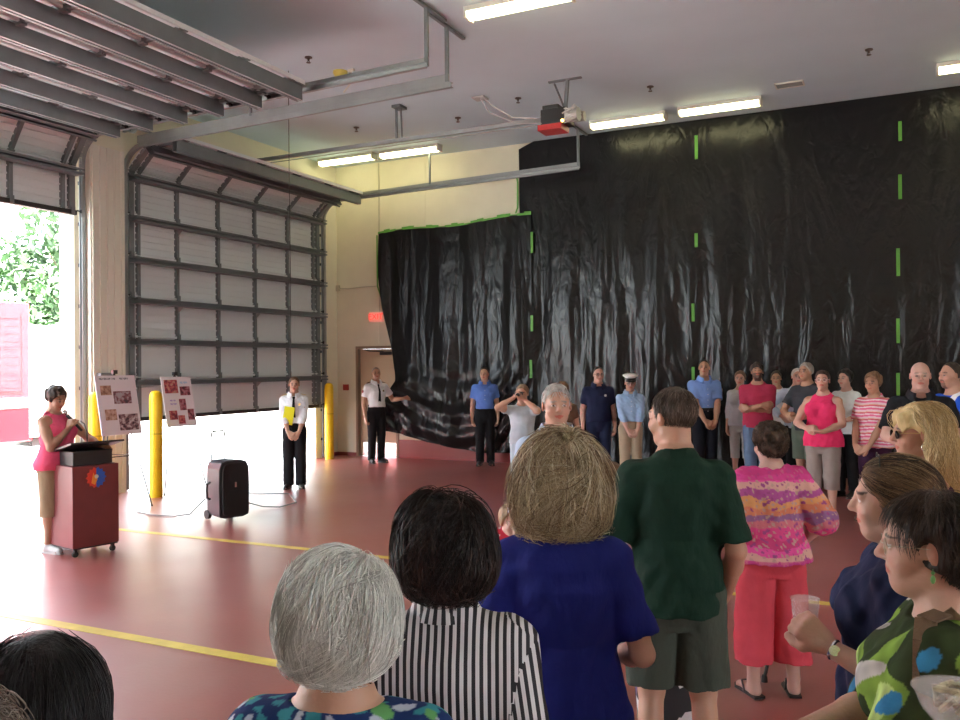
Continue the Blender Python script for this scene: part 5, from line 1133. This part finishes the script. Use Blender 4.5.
# --- white haired woman
def floral(s, V):
    w_ = wav(55, 1, 70); w2 = wav(56, 1, 60); a = w_(V[:, 0], V[:, 1], V[:, 2]); b2 = w2(V[:, 0], V[:, 1], V[:, 2]); c = np.tile(np.array([.01, .03, .12]), (len(V), 1)); c[a > .6] = (.04, .25, .30); c[b2 > .9] = (.12, .35, .12); c[(a < -.8)] = (.45, .5, .6); return c
p = Person('woman with swept white hair and earring in blue green print top, seen from behind', px=338, d=1.50, face=20, H=1.475, sex='f', skin=(.50, .29, .20), vox=.0045, wide=1.15, belly=1.2, arms='down', head=(14, 4, 0))
p.build_body(); p.torso_top(CLOTHA, hem=.46, sleeve=.7, seed=28, cols=floral, sl_loose=.014, loose=.014, neck=.068); p.trousers(BLACKP); p.shoes(WSHOE)
wh = (.42, .42, .40)
p.hair([(p.Eh((0, -.03, .034), (.099, .112, .097)), .02), (p.Eh((0, -.058, -.02), (.088, .066, .062)), .03), (p.Eh((.052, -.015, -.012), (.045, .06, .058)), .03), (p.Eh((-.052, -.015, -.012), (.045, .06, .058)), .03)],
       (.58, .59, .57), cuts=[((0, .35, -1), (0, -.05, -.082))], amp=.007, freq=34, col2=(.85, .86, .84), st=(1, 1, .6), seed=10,
       strands=dict(n=8500, seg=11, length=.15, rad=.0008, clumps=150, cols=((.80, .82, .78), (.92, .94, .90), (.62, .64, .60), (.74, .76, .72), (.48, .49, .46)), crown=(.055, .0, .12), down=.30, curl=.28, off=.005, wave=.10, lift=.002, keep=lambda q: (q[:, 2] > -.075)))
p.hair([(p.Eh((0, -.055, -.060), (.058, .042, .045)), .02)], (.14, .13, .12), cuts=[((0, .2, -1), (0, -.05, -.102))], amp=.003, freq=60, col2=(.3, .29, .28), name='nape_hair', face=False)
b_ = MB(); e = p.P((-.082, -.004, -.036)); b_.sphere(tuple(e), .0045, 10, 6); ps = [e+np.array([0, .006*math.cos(a), -.008+.008*math.sin(a)]) for a in np.linspace(0, 2*PI, 13)]; b_.tube(ps, .001, 5); b_.build('earring', SILV, p.root, smooth=True)
b_ = MB(); ps = [p.neck0+np.array([.060*math.cos(a), .004+.062*math.sin(a), .034-.03*math.sin(a)]) for a in np.linspace(0, 2*PI, 33)]; b_.tube(ps, .0014, 5); b_.build('necklace', GOLDM, p.root, smooth=True)
# --- dark haired person lower left
p = Person('dark haired person at the lower left corner, only the smooth dark hair showing', px=40, d=1.14, face=26, H=1.45, sex='f', skin=SK2, vox=.0055, arms='down')
p.build_body(); p.torso_top(cloth((.03, .03, .04)), seed=29); p.trousers(BLACKP); p.shoes(BLKSHOE)
vd = (.006, .005, .006)
p.hair([(p.Eh((0, -.022, .030), (.088, .106, .097)), .02), (p.Eh((0, -.04, -.06), (.094, .08, .10)), .05), (p.Eh((0, -.065, -.18), (.085, .045, .09)), .05)], vd, amp=.003, freq=40, col2=(.014, .011, .012), st=(1, 1, .2), seed=12,
       strands=dict(n=3000, seg=12, length=.26, rad=.0007, cols=(vd, (.014, .012, .013)), crown=(0, -.02, .13), down=.6, curl=.07, off=.003, keep=lambda q: (q[:, 2] > -.1)))
# --- curly grey hair at the very corner
p = Person('person with wispy grey brown curls at the very bottom left corner', px=-72, d=.88, face=60, H=1.465, sex='f', skin=SK2, vox=.006, arms='down', hs=.95)
p.build_body(); p.torso_top(cloth((.1, .08, .07)), seed=30); p.trousers(BLACKP); p.shoes(BLKSHOE)
p.hair([(p.Eh((0, -.02, .034), (.088, .106, .094)), .01)], (.10, .08, .065), cuts=[((0, .3, -1), (0, -.05, -.07))], amp=.008, freq=70, col2=(.25, .21, .17), strands=dict(n=1500, seg=10, length=.08, rad=.0007, cols=((.2, .16, .13), (.3, .26, .22), (.12, .09, .07)), curl=.9, off=.014, down=.3, wave=.7))
# --- blonde with sunglasses
p = Person('long haired blonde woman in dark sunglasses and plum sleeveless top, in profile at right', px=918, d=3.75, face=110, H=1.605, sex='f', skin=(.46, .24, .16), vox=.0045, arms='down', head=(-2, -2, 0))
p.build_body(); p.torso_top(cloth((.055, .010, .035)), hem=.50, sleeve=0, tank=1.7, seed=31, neck=.045, neckz=.01); p.trousers(BLACKP); p.shoes(BLKSHOE)
yb = (.42, .28, .11)
p.hair([(p.Eh((0, -.025, .034), (.094, .110, .098)), .02), (p.Eh((0, -.075, -.03), (.094, .07, .11)), .04), (p.Eh((0, -.105, -.16), (.10, .055, .12)), .04), (p.Eh((.01, -.11, -.27), (.085, .045, .08)), .04), (p.Ch((.045, .058, .080), (-.045, .058, .080), .022, .022), .02), (p.Ch((-.072, -.035, .0), (-.080, -.065, -.12), .028, .028), .02), (p.Ch((.075, .0, .0), (.085, -.03, -.12), .03, .028), .02)],
       yb, amp=.007, freq=45, col2=(.75, .58, .30), st=(1, 1, .35), seed=13, subs=[p.Eh((0, .12, -.06), (.072, .085, .12)), p.Eh((-.07, .055, -.055), (.06, .055, .085))],
       strands=dict(n=7000, seg=14, length=.28, rad=.0011, clumps=220, cols=((.72, .56, .30), (.60, .42, .18), (.85, .70, .42), (.42, .27, .11), (.66, .50, .26)), crown=(0, .04, .14), down=.55, curl=.22, off=.008, wave=.35, keep=lambda q: q[:, 2] > -.25, avoid=lambda q: (q[..., 1] > .0) & (q[..., 2] < .020) & (q[..., 2] > -.16) & (q[..., 0] < .03)))
p.glasses(mat('gold_frame', (.6, .45, .2), .3, .8), DLENS); b_ = MB(); e = p.P((-.083, -.004, -.04)); b_.tube([e+np.array([0, .012*math.cos(a), -.014+.014*math.sin(a)]) for a in np.linspace(0, 2*PI, 15)], .0016, 6); b_.build('hoop_earring', SILV, p.root, smooth=True)
# --- highlighted brown hair woman in navy, holding cup
p = Person('woman in navy blouse with sunglasses pushed up in brown hair, holding a clear cup', px=892, d=2.38, face=96, H=1.535, sex='f', skin=(.56, .33, .25), vox=.0045, wide=1.15, belly=1.1, head=(0, -3, 0),
           arms={'L': ((-.09, .112, .682), (-.6, -.7, -1.2), (.10, .75, .60), (1, .15, -.15), 1.05), 'R': 'down'})
p.build_body(); nb = cloth((.010, .016, .055)); p.torso_top(nb, hem=.45, sleeve=1.28, seed=32, sl_loose=.036, loose=.024, folds=.007, neck=.065); p.trousers(BLACKP); p.shoes(BLKSHOE); NAVYW = p
p.hair([(p.Eh((0, -.022, .032), (.084, .104, .093)), .02), (p.Eh((0, -.070, -.01), (.070, .06, .070)), .04), (p.Eh((0, -.105, -.06), (.06, .04, .055)), .03)], (.075, .040, .020), amp=.005, freq=50, col2=(.22, .13, .065), st=(1, 1, .5), seed=14, cuts=[((0, 1, -.55), (0, .062, .055)), ((0, .9, -1), (0, .0, -.055))],
       strands=dict(n=5500, seg=10, length=.15, rad=.0009, clumps=160, cols=((.10, .055, .028), (.20, .12, .06), (.36, .25, .14), (.05, .028, .015)), crown=(0, .075, .075), down=.12, curl=.14, off=.004, wave=.12, keep=lambda q: q[:, 2] > -.06))
p.glasses(FRAMEB, mat('mirror_lens', (.25, .28, .28), .1, .7), up=.116, y=-.070); b_ = MB(); e = p.P((-.084, -.004, -.040)); b_.sphere(tuple(e), .007, 10, 8); b_.build('pearl_earring', mat('pearl', (.8, .75, .7), .2), p.root, smooth=True); p.watch('L', SILV, SILV)
# --- green print woman, right foreground
def greenprint(s, V):
    w_ = wav(65, 1, 26, (1, 1, .7)); w2 = wav(66, 1, 22); w3 = wav(67, 1, 80); X = V.T; a = w_(*X); b2 = w2(*X); t = w3(*X)[:, None]
    c = np.tile(np.array([.030, .045, .015]), (len(V), 1)); c[a > .15] = (.20, .32, .05); c[a > .9] = (.45, .58, .18); c[b2 > 1.0] = (.04, .22, .42); c[b2 < -1.1] = (.50, .45, .42); return np.clip(c*(1+.25*t), .004, 1)
p = Person('dark haired woman with glasses in green leaf print top at the right edge', px=929, d=1.88, face=92, H=1.51, hs=.97, sex='f', skin=(.54, .31, .23), vox=.0045, wide=1.12, belly=1.1, head=(4, -2, 0),
           arms={'L': ((-.115, .20, .60), (-1, -.9, -1), (.3, .9, .1), (.6, .2, .8), .8), 'R': 'belly'})
p.build_body(); p.torso_top(CLOTHA, hem=.46, sleeve=1.1, seed=33, cols=greenprint, sl_loose=.028, loose=.020, neck=.070); p.trousers(BLACKP); p.shoes(BLKSHOE); GREENW = p
db2 = (.022, .013, .010)
p.hair([(p.Eh((0, -.025, .032), (.090, .110, .095)), .02), (p.Eh((0, -.065, -.01), (.085, .065, .075)), .03), (p.Eh((-.055, .012, .035), (.04, .055, .05)), .02), (p.Eh((.055, .012, .035), (.04, .055, .05)), .02)], db2, subs=[p.Eh((-.09, .004, -.014), (.035, .030, .040))], amp=.005, freq=50, col2=(.055, .034, .024), st=(1, 1, .4), seed=15, cuts=[((0, .55, -1), (0, -.03, -.06)), ((0, 1, -.62), (0, .062, .055))],
       strands=dict(n=5500, seg=8, length=.12, rad=.0008, clumps=200, cols=(db2, (.05, .03, .02), (.08, .05, .035)), crown=(0, -.02, .13), down=.45, curl=.2, off=.005, wave=.1, keep=lambda q: q[:, 2] > -.05, avoid=lambda q: (np.abs(q[..., 1]-.004) < .026) & (q[..., 2] < .022) & (q[..., 2] > -.06) & (q[..., 0] < 0)))
p.glasses(mat('thin_frame', (.5, .4, .3), .3, .8)); b_ = MB(); e = p.P((-.083, -.002, -.038)); b_.sphere(tuple(e+np.array([0, 0, -.008])), .004, 8, 6); b_.sphere(tuple(e+np.array([0, 0, -.022])), (.005, .005, .009), 8, 6); b_.tube([e, e-np.array([0, 0, .02])], .0008, 4); b_.build('drop_earring', mat('green_bead', (.15, .4, .12), .3), p.root, smooth=True)
# --- children
p = Person('toddler with light brown hair in red print dress beside the blonde woman', px=508, d=5.6, face=200, H=.90, sex='f', skin=(.62, .38, .30), vox=.006, arms='belly', head=(30, -6, 0), hs=1.12, belly=1.2, wide=1.1)
def reddress(s, V): w_ = wav(75, 1, 90); c = np.tile(np.array([.6, .04, .07]), (len(V), 1)); c[w_(*V.T) > .7] = (.8, .7, .7); return c
p.build_body(); p.torso_top(CLOTHA, hem=.30, sleeve=.5, seed=34, cols=reddress, flare=.05); p.shoes(WSHOE); p.h_short((.22, .13, .07), thick=1.8, amp=.004, col2=(.40, .27, .16))
p = Person('child in white patterned shirt beyond the blonde woman', px=608, d=5.7, face=130, H=1.15, sex='f', skin=(.60, .36, .28), vox=.0065, arms={'L': 'down', 'R': 'down'}, hs=1.1)
def whitepat(s, V): w_ = wav(85, 1, 60); c = np.tile(np.array([.75, .74, .72]), (len(V), 1)); c[w_(*V.T) > .9] = (.45, .44, .43); return c
p.build_body(); p.torso_top(CLOTHA, hem=.50, sleeve=.8, seed=35, cols=whitepat, sl_loose=.02); p.trousers(cloth((.3, .3, .33)), bottom=.3); p.shoes(WSHOE); p.h_short((.16, .09, .05), thick=2)
# ---------------------------------------------------------------- lectern
LMR = mat('maroon_laminate', (.20, .040, .042), .38, var=.06, vscale=8)
A_, L_, R_ = np.array([-7.05, 5.71]), np.array([-7.50, 5.80]), np.array([-7.02, 6.20])
ex = (L_-A_)/np.linalg.norm(L_-A_); rot = math.atan2(-ex[1], -ex[0])      # local +x = from L to A
t = tag(empty('lectern', ((A_[0]+L_[0])/2-.04, (A_[1]+L_[1])/2+.24, 0), rot), 'maroon lectern on castors with a flame emblem and black slanted reading top', 'lectern')
W_, D_ = .225, .235
b = MB(); b.box(-W_, -D_, .09, W_, D_, .87); b.build('cabinet', LMR, t, bevel=.006)
b = MB(); b.box(-W_+.01, -D_+.01, .075, W_-.01, D_-.01, .092); b.build('base_plate', DKM, t)
for sx in (-1, 1):
    for sy in (-1, 1):
        b = MB(); b.tube([(sx*.18-.012, sy*.19, .028), (sx*.18+.012, sy*.19, .028)], .028, 14); b.box(sx*.18-.018, sy*.19-.012, .03, sx*.18+.018, sy*.19+.012, .078); b.build('castor', RUB, t, smooth=True)
b = MB(); b.box(-.17, -.2, .871, .17, .2, 1.01); b.build('riser', DKM, t, bevel=.006)
tm = Matrix.Translation((-.02, 0, 1.02)) @ Matrix.Rotation(R(-13), 4, 'Y')
b = MB(); b.box(-.36, -.27, 0, .30, .27, .018, tm); b.build('reading_top', mat('top_black', (.03, .025, .03), .3), t)
b = MB(); b.box(-.38, -.27, -.002, -.36, .27, .035, tm); b.build('page_stop', mat('edge_pink', (.55, .35, .38), .4), t)
b = MB(); b.tube([tm @ Vector((.28, -.1, .02)), tm @ Vector((.30, -.1, .12)), tm @ Vector((.27, -.1, .20)), tm @ Vector((.2, -.1, .24))], .006, 6); b.build('gooseneck', DKM, t, smooth=True)
# flame emblem on the front (+x) face
EMR = mat('emblem_red', (.75, .06, .03), .5); EMB = mat('emblem_blue', (.03, .12, .55), .5); EMO = mat('emblem_orange', (.9, .35, .05), .5)
def emb(pts, m, nm, x, par=t):
    b = MB(); b.prism(pts, lambda u, v: (x, u, v), lambda u, v: (x+.004, u, v)); return b.build(nm, m, par)
def ang(c, r, a0, a1, n, jag=0): return [(c[0]+(r*(1+jag*(k % 2)))*math.cos(a0+(a1-a0)*k/n), c[1]+(r*(1+jag*(k % 2)))*math.sin(a0+(a1-a0)*k/n)) for k in range(n+1)]
ec = (.0, .75)
em = emb(ang(ec, .085, PI*.5, -PI*.5, 14, .22), EMB, 'emblem', W_)
emb(ang(ec, .085, PI*.5, PI*1.5, 14, .22), EMR, 'red_half', W_, em); emb([(ec[0]-.05, ec[1]-.05), (ec[0]-.015, ec[1]-.07), (ec[0]+.01, ec[1]-.02), (ec[0]+.005, ec[1]+.03), (ec[0]-.01, ec[1]), (ec[0]-.03, ec[1]+.05), (ec[0]-.04, ec[1])], EMO, 'flame', W_+.004, em)
emb(ang((ec[0], ec[1]+.01), .02, 0, 2*PI, 10)[:-1], mat('emblem_pale', (.8, .75, .6), .5), 'centre', W_+.007, em)
# microphone in the speaker's hand
def gz(P_): return P_
pm = SPEAKER.world(SPEAKER.palm['R']); mo = SPEAKER.world(SPEAKER.P((0, .135, -.085)))
dirm = nrm(mo-pm); a0 = pm-dirm*.12; a1 = mo
m_ = tag(empty('microphone', tuple(a0)), 'black microphone with silver head held to the mouth of the woman in pink', 'microphone')
b = MB(); b.tube([(0, 0, 0), tuple((a1-a0)*.8)], [.012, .018], 12); b.build('handle', DKM, m_, smooth=True)
b = MB(); b.sphere(tuple((a1-a0)*.93), .028, 12, 8); b.build('grille', SILV, m_, smooth=True)
# camera of the photographing person
cw = (PHOTOG.world(PHOTOG.palm['R'])+PHOTOG.world(PHOTOG.palm['L']))/2
k_ = tag(empty('camera_device', tuple(cw), PHOTOG.root.rotation_euler.z), 'small dark camera held up to the face of the person in pale vest', 'camera')
b = MB(); b.box(-.055, .0, -.03, .055, .035, .04); b.build('camera_body', DKM, k_, bevel=.005); b = MB(); b.tube([(0, .03, 0), (0, .07, 0)], .025, 14); b.build('lens', BLKSHOE, k_, smooth=True)
# yellow folder under officer's arm
fc = CHIEF.world((.085, .165, 1.10)); f_ = tag(empty('folder', tuple(fc), CHIEF.root.rotation_euler.z), 'bright yellow folder held against the chest of the officer in white', 'folder')
Mx = Matrix.Rotation(R(-10), 4, 'Y') @ Matrix.Rotation(R(-8), 4, 'X')
b = MB(); b.box(-.09, 0, -.14, .06, .008, .13, Mx); b.build('cover', mat('folder_yellow', (.85, .80, .02), .5), f_)
b = MB(); b.box(-.08, -.006, -.135, .055, -.001, .125, Mx); b.build('pages', mat('paper', (.8, .8, .78), .7), f_)
# PA loudspeaker with trolley handle
t = tag(empty('loudspeaker', (-7.30, 7.98, 0), R(74)), 'black portable loudspeaker on wheels with its trolley handle raised', 'loudspeaker')
BXM = mat('speaker_plastic', (.028, .032, .04), .45); GRM = mat('speaker_grille', (.012, .012, .014), .6, bump=.6, bscale=300)
# local -y is the grille side
prof = [(-.19, .06), (-.20, .10), (-.205, .40), (-.20, .62), (-.17, .69), (-.10, .715), (.10, .715), (.17, .69), (.20, .62), (.205, .40), (.20, .10), (.19, .06), (.12, .04), (-.12, .04)]
b = MB(); b.prism(prof, lambda u, v: (u, -.17, v), lambda u, v: (u*.80, .17, v*.98+.008)); b.build('cabinet', BXM, t, bevel=.008)
b = MB(); b.prism([(u*.84, .375+(v-.375)*.9) for u, v in prof], lambda u, v: (u, -.171, v), lambda u, v: (u*.98, -.195, v)); g_ = b.build('grille', GRM, t, bevel=.004)
for z, r in ((.25, .13), (.53, .07)):
    b = MB(); b.tube([(0, -.195, z), (0, -.199, z)], r, 28); b.build('driver_ring', GRM, g_, smooth=True)
b = MB(); b.box(-.012, -.2, .40, .012, -.197, .46); b.build('logo_plate', SILV, g_)
for sx in (-1, 1):
    b = MB(); b.tube([(sx*.13, .17, .06), (sx*.17, .17, .06)], .055, 16); b.build('wheel', RUB, t, smooth=True)
b = MB(); b.tube([(-.09, .18, .2), (-.09, .18, 1.02), (-.07, .18, 1.04), (.07, .18, 1.04), (.09, .18, 1.02), (.09, .18, .2)], .009, 8); b.build('trolley_handle', mat('handle_grey', (.12, .12, .13), .4, .4), t, smooth=True)
b = MB(); b.tube([(-.09, .18, .98), (-.09, .18, 1.02), (-.07, .18, 1.045), (.07, .18, 1.045), (.09, .18, 1.02), (.09, .18, .98)], .0125, 8); b.build('handle_grip', RUB, t, smooth=True)
b = MB(); b.tube([(-.205, .02, .26), (-.245, .02, .28), (-.25, .02, .36), (-.245, .02, .44), (-.205, .02, .46)], .014, 8); b.build('side_grip', RUB, t, smooth=True)
b = MB(); b.box(-.06, .165, .3, .06, .175, .5); b.build('control_panel', DKM, t)
b = MB(); b.tube([(-7.35, 8.6, .012), (-7.1, 8.9, .012), (-6.95, 9.4, .012), (-7.1, 10.0, .02), (-7.4, 9.6, .35), (-7.4, 9.6, 1.6)], .007, 6)
b = MB(); b.tube([(-7.55, 8.45, .15), (-7.40, 8.75, .03), (-7.25, 8.9, .012), (-7.3, 9.3, .012), (-7.9, 9.9, .012), (-8.6, 9.7, .012)], .008, 6); tag(b.build('speaker_cable', mat('cable_grey', (.18, .17, .17), .6), smooth=True), 'grey cable trailing on the floor from the black loudspeaker', 'cable')
b = MB(); b.tube([(-7.75, 8.1, .2), (-7.85, 7.95, .03), (-8.0, 7.85, .01), (-8.35, 7.8, .01), (-8.7, 7.9, .01)], .008, 6); tag(b.build('power_cable', mat('cable_grey', (.18, .17, .17), .6), smooth=True), 'short power cable lying left of the black loudspeaker', 'cable')
# easels with poster boards
BRD = mat('board_white', (.80, .74, .78), .6); INK = mat('ink', (.12, .12, .16), .6); INKP = mat('ink_violet', (.35, .25, .60), .6); INKB = mat('ink_blue', (.30, .50, .75), .6)
def photo_mat(nm, seed, c1, c2, c3):
    m, t_, p_ = newmat(nm); N = t_.nodes; L = t_.links; tc = N.new('ShaderNodeTexCoord'); mp = N.new('ShaderNodeMapping'); mp.inputs['Location'].default_value = (seed, seed*.7, 0); L.new(tc.outputs['Object'], mp.inputs['Vector'])
    n = N.new('ShaderNodeTexNoise'); n.inputs['Scale'].default_value = 22; n.inputs['Detail'].default_value = 4; L.new(mp.outputs[0], n.inputs['Vector']); cr = N.new('ShaderNodeValToRGB'); e = cr.color_ramp.elements
    e[0].position = .38; e[0].color = (*c1, 1); e[1].position = .62; e[1].color = (*c3, 1); q = e.new(.5); q.color = (*c2, 1); L.new(n.outputs['Fac'], cr.inputs[0]); L.new(cr.outputs[0], p_.inputs['Base Color']); p_.inputs['Roughness'].default_value = .35
    return m
SEP = photo_mat('photo_sepia', 1, (.28, .14, .09), (.5, .3, .22), (.6, .42, .33)); GRY = photo_mat('photo_dusk', 2, (.08, .05, .07), (.30, .10, .12), (.45, .38, .42)); BWP = photo_mat('photo_group', 3, (.05, .02, .03), (.28, .14, .16), (.65, .55, .56)); REDP = photo_mat('photo_red', 4, (.20, .03, .05), (.50, .08, .10), (.55, .30, .22)); RD2 = photo_mat('photo_dark_red', 5, (.08, .02, .03), (.32, .06, .09), (.45, .22, .25))
def easel(loc, rz, w_, h_, zb, label, blabel, photos, marks):
    t = tag(empty('easel', loc, rz), label, 'easel', 'tripod display easels'); EM = mat('easel_metal', (.06, .06, .065), .4, .5)
    top = Vector((0, .12, zb+h_+.03))
    for sx in (-1, 1):
        b = MB(); b.tube([top, (sx*.36, -.16, .012)], .009, 8); l = b.build('leg', EM, t, smooth=True); b = MB(); b.sphere((sx*.36, -.16, .012), .014, 8, 6); b.build('foot', RUB, l, smooth=True)
        q = top.lerp(Vector((sx*.36, -.16, .012)), .52); b = MB(); b.tube([q, q+Vector((0, -.09, .01)), q+Vector((0, -.09, .05))], .007, 6); b.build('support_peg', EM, t, smooth=True)
    b = MB(); b.tube([top, (0, .62, .012)], .009, 8); l = b.build('leg', EM, t, smooth=True); b = MB(); b.sphere((0, .62, .012), .014, 8, 6); b.build('foot', RUB, l, smooth=True)
    b = MB(); b.bar(top.lerp(Vector((-.36, -.16, .012)), .62), top.lerp(Vector((.36, -.16, .012)), .62), .012); b.bar(top.lerp(Vector((.36, -.16, .012)), .62), top.lerp(Vector((0, .62, .012)), .62), .008); b.build('brace', EM, t)
    b = MB(); b.box(-.03, .08, zb+h_+.0, .03, .13, zb+h_+.05); b.build('top_clip', EM, t)
    bd = tag(empty('poster_board', (loc[0], loc[1], 0), rz), blabel, 'poster board', 'poster boards on easels'); a = R(-13)
    Mb = Matrix.Translation((0, -.078, zb)) @ Matrix.Rotation(a, 4, 'X')
    b = MB(); b.box(-w_/2, 0, 0, w_/2, .012, h_, Mb); b.build('board', BRD, bd)
    for (x0, z0, x1, z1, m) in photos:     # fractions from the top left
        b = MB(); b.box(-w_/2+x0*w_, -.003, h_*(1-z1), -w_/2+x1*w_, 0, h_*(1-z0), Mb); b.build('photograph', m, bd)
    for (x0, z0, x1, hh_, m) in marks:
        n = int((x1-x0)*w_/.016); 
        b = MB()
        for k in range(n):
            if (k*7) % 13 == 5: continue
            xx = -w_/2+x0*w_+k*.016; zz = h_*(1-z0); hh = hh_*(1 if k % 3 else .8); b.box(xx, -.0025, zz-hh, xx+.004, 0, zz, Mb); b.box(xx, -.0025, zz-hh*(.55 if k % 2 else 1), xx+.011, 0, zz-hh*(.55 if k % 2 else 1)+.004, Mb)
            if k % 4 < 2: b.box(xx+.008, -.0025, zz-hh, xx+.011, 0, zz, Mb)
        b.build('lettering', m, bd)
easel((-9.13, 8.02, 0), R(80), .56, .78, .96, 'black tripod easel holding the larger left poster board', 'white poster board on the left easel, titled in dark letters with four photographs',
      [(.10, .17, .36, .33, SEP), (.40, .27, .84, .48, GRY), (.14, .57, .42, .75, SEP), (.46, .66, .94, .93, BWP)], [(.10, .04, .52, .026, INK), (.6, .04, .84, .026, INK)])
easel((-9.58, 9.50, 0), R(80), .50, .74, .96, 'black tripod easel holding the right poster board, beyond the yellow bollard', 'white poster board on the right easel with six red toned photographs',
      [(.08, .06, .52, .33, REDP), (.58, .20, .92, .38, RD2), (.50, .45, .72, .68, RD2), (.12, .68, .38, .86, REDP), (.40, .78, .62, .95, REDP), (.74, .66, .95, .88, RD2)], [(.62, .1, .9, .03, INKB), (.2, .46, .42, .025, INKP), (.2, .53, .44, .025, INKP)])
# cane of the print woman
h_ = PRINTW.world(PRINTW.palm['R'])
cx, cy = PRINTW.world((.02, .18, 0))[:2]
cn = tag(empty('walking_cane', (cx, cy, 0)), 'black walking cane standing on the floor in front of the woman in coral trousers', 'cane')
b = MB(); b.tube([(0, 0, .02), (h_[0]-cx, h_[1]-cy, h_[2]-.01)], .010, 8); b.build('shaft', DKM, cn, smooth=True); b = MB(); b.lathe([(.018, 0), (.016, .03), (.011, .04)], n=12); b.build('ferrule', RUB, cn, smooth=True)
dv = nrm(np.array([.6, .8, 0])); q = Vector((h_[0]-cx, h_[1]-cy, h_[2])); b = MB(); b.tube([q-Vector(tuple(dv*.05)), q+Vector(tuple(dv*.05))], .013, 8); b.build('grip', RUB, cn, smooth=True)
# clear cup held by the woman in navy
CLR, _t, _p = newmat('clear_plastic'); _p.inputs['Alpha'].default_value = .17; _p.inputs['Roughness'].default_value = .08; _p.inputs['IOR'].default_value = 1.08; _p.inputs['Base Color'].default_value = (.95, .92, .93, 1)
pw = NAVYW.world(NAVYW.palm['L']+NAVYW.pn['L']*.032); c_ = tag(empty('plastic_cup', (pw[0], pw[1], pw[2]-.04)), 'clear plastic cup held by the woman in navy blouse', 'cup')
b = MB(); b.lathe([(.026, 0), (.038, .115), (.040, .118), (.0375, .116), (.0255, .003), (.001, .003)], n=24); b.build('cup_wall', CLR, c_, smooth=True); b = MB(); b.lathe([(.0255, .004), (.031, .055), (.001, .056)], n=20); b.build('drink', mat('drink', (.35, .10, .12), .1), c_, smooth=True)
# bowl held by the woman in green print
gp = GREENW.world(GREENW.palm['L']); 
dr = _f2+(956-480)/FOC*_r3-(706-360)/FOC*_u3; gp = CAM+dr*1.50
bw = tag(empty('plastic_bowl', tuple(gp-np.array([0, 0, .035]))), 'clear plastic bowl with folded paper at the bottom right corner', 'bowl')
b = MB(); b.lathe([(.03, 0), (.055, .03), (.068, .062), (.071, .064), (.066, .06), (.053, .031), (.028, .003), (.001, .003)], n=32); b.build('bowl_wall', CLR, bw, smooth=True)
b = MB()
for k in range(7): a = k*.95; b.tube([(.03*math.cos(a), .03*math.sin(a), .03), (.035*math.cos(a+.8), .035*math.sin(a+.8), .058+.006*(k % 2)), (.02*math.cos(a+1.9), .02*math.sin(a+1.9), .066), (.03*math.cos(a+2.8), .03*math.sin(a+2.8), .045)], .006, 6)
b.build('napkin', mat('napkin_tan', (.40, .36, .24), .7, var=.3, vscale=60), bw, smooth=True)
# bag strap on the green print woman
g = GREENW; V = g.shirtV
STR = mat('strap_tan', (.16, .095, .05), .7, bump=.4, bscale=200); sh = tag(empty('shoulder_bag', tuple(g.root.location), g.root.rotation_euler.z), 'tan woven shoulder bag hanging from the shoulder of the woman in green print', 'bag')
def prj(x, y, z):   # push a guide point out of the shirt volume, towards local -x (her left)
    return Vector((x, y, z))
H = g.H; ps = []
sx = -.062*H
ps = [(-.050*H, -.055*H, .74*H), (-.052*H, -.045*H, .815*H), (-.058*H, -.010*H, .850*H), (-.085*H, .012*H, .846*H), (-.118*H, .016*H, .825*H), (-.145*H, .018*H, .780*H), (-.158*H, .02*H, .70*H), (-.162*H, .02*H, .60*H), (-.162*H, .02*H, .50*H)]
b = MB()
for k in range(len(ps)-1): b.bar(ps[k], ps[k+1], .004, .042, up=(0, 1, 0))
b.build('strap', STR, sh)
b = MB(); b.box(-.162*H-.05, -.12, .30*H, -.162*H+.01, .18, .50*H); b.build('pouch', STR, sh, bevel=.015)
# folding chair behind the blonde woman and bag on the floor
t = tag(empty('folding_chair', (-1.19, 2.95, 0), R(20)), 'dark blue metal folding chair frame between the blonde woman and the man in green', 'chair')
CB = mat('chair_blue', (.02, .03, .12), .35, .4)
for sx in (-1, 1):
    b = MB(); b.tube([(sx*.22, .22, .0), (sx*.22, -.10, .44), (sx*.21, -.22, .80)], .012, 8); b.build('leg', CB, t, smooth=True)
    b = MB(); b.tube([(sx*.20, -.24, .0), (sx*.20, .12, .45)], .012, 8); b.build('leg', CB, t, smooth=True)
b = MB(); b.box(-.2, -.14, .43, .2, .22, .455); b.build('seat', CB, t, bevel=.008); b = MB(); b.box(-.21, -.235, .64, .21, -.21, .80); b.build('backrest', CB, t, bevel=.006)
t = tag(empty('tote_bag', (-1.04, 4.17, 0), R(30)), 'black and white patterned tote bag standing on the floor beyond the green man legs', 'bag')
TB, _t, _p = newmat('tote_print'); v_ = _t.nodes.new('ShaderNodeTexVoronoi'); v_.inputs['Scale'].default_value = 14; cr = _t.nodes.new('ShaderNodeValToRGB'); cr.color_ramp.interpolation = 'CONSTANT'; e = cr.color_ramp.elements; e[0].color = (.01, .01, .012, 1); e[1].position = .55; e[1].color = (.6, .58, .6, 1); q = e.new(.75); q.color = (.12, .04, .25, 1)
_tc = _t.nodes.new('ShaderNodeTexCoord'); _t.links.new(_tc.outputs['Object'], v_.inputs['Vector']); _t.links.new(v_.outputs['Color'], cr.inputs[0]); _t.links.new(cr.outputs[0], _p.inputs['Base Color'])
b = MB(); b.prism([(-.15, 0), (.15, 0), (.18, .30), (-.18, .30)], lambda u, v: (u, -.05, v), lambda u, v: (u*.95, .05, v)); b.build('bag_body', TB, t, bevel=.01)
b = MB(); b.tube([(-.08, -.04, .29), (-.07, -.04, .40), (0, -.04, .45), (.07, -.04, .40), (.08, -.04, .29)], .008, 6); b.build('bag_handle', BLKSHOE, t, smooth=True)
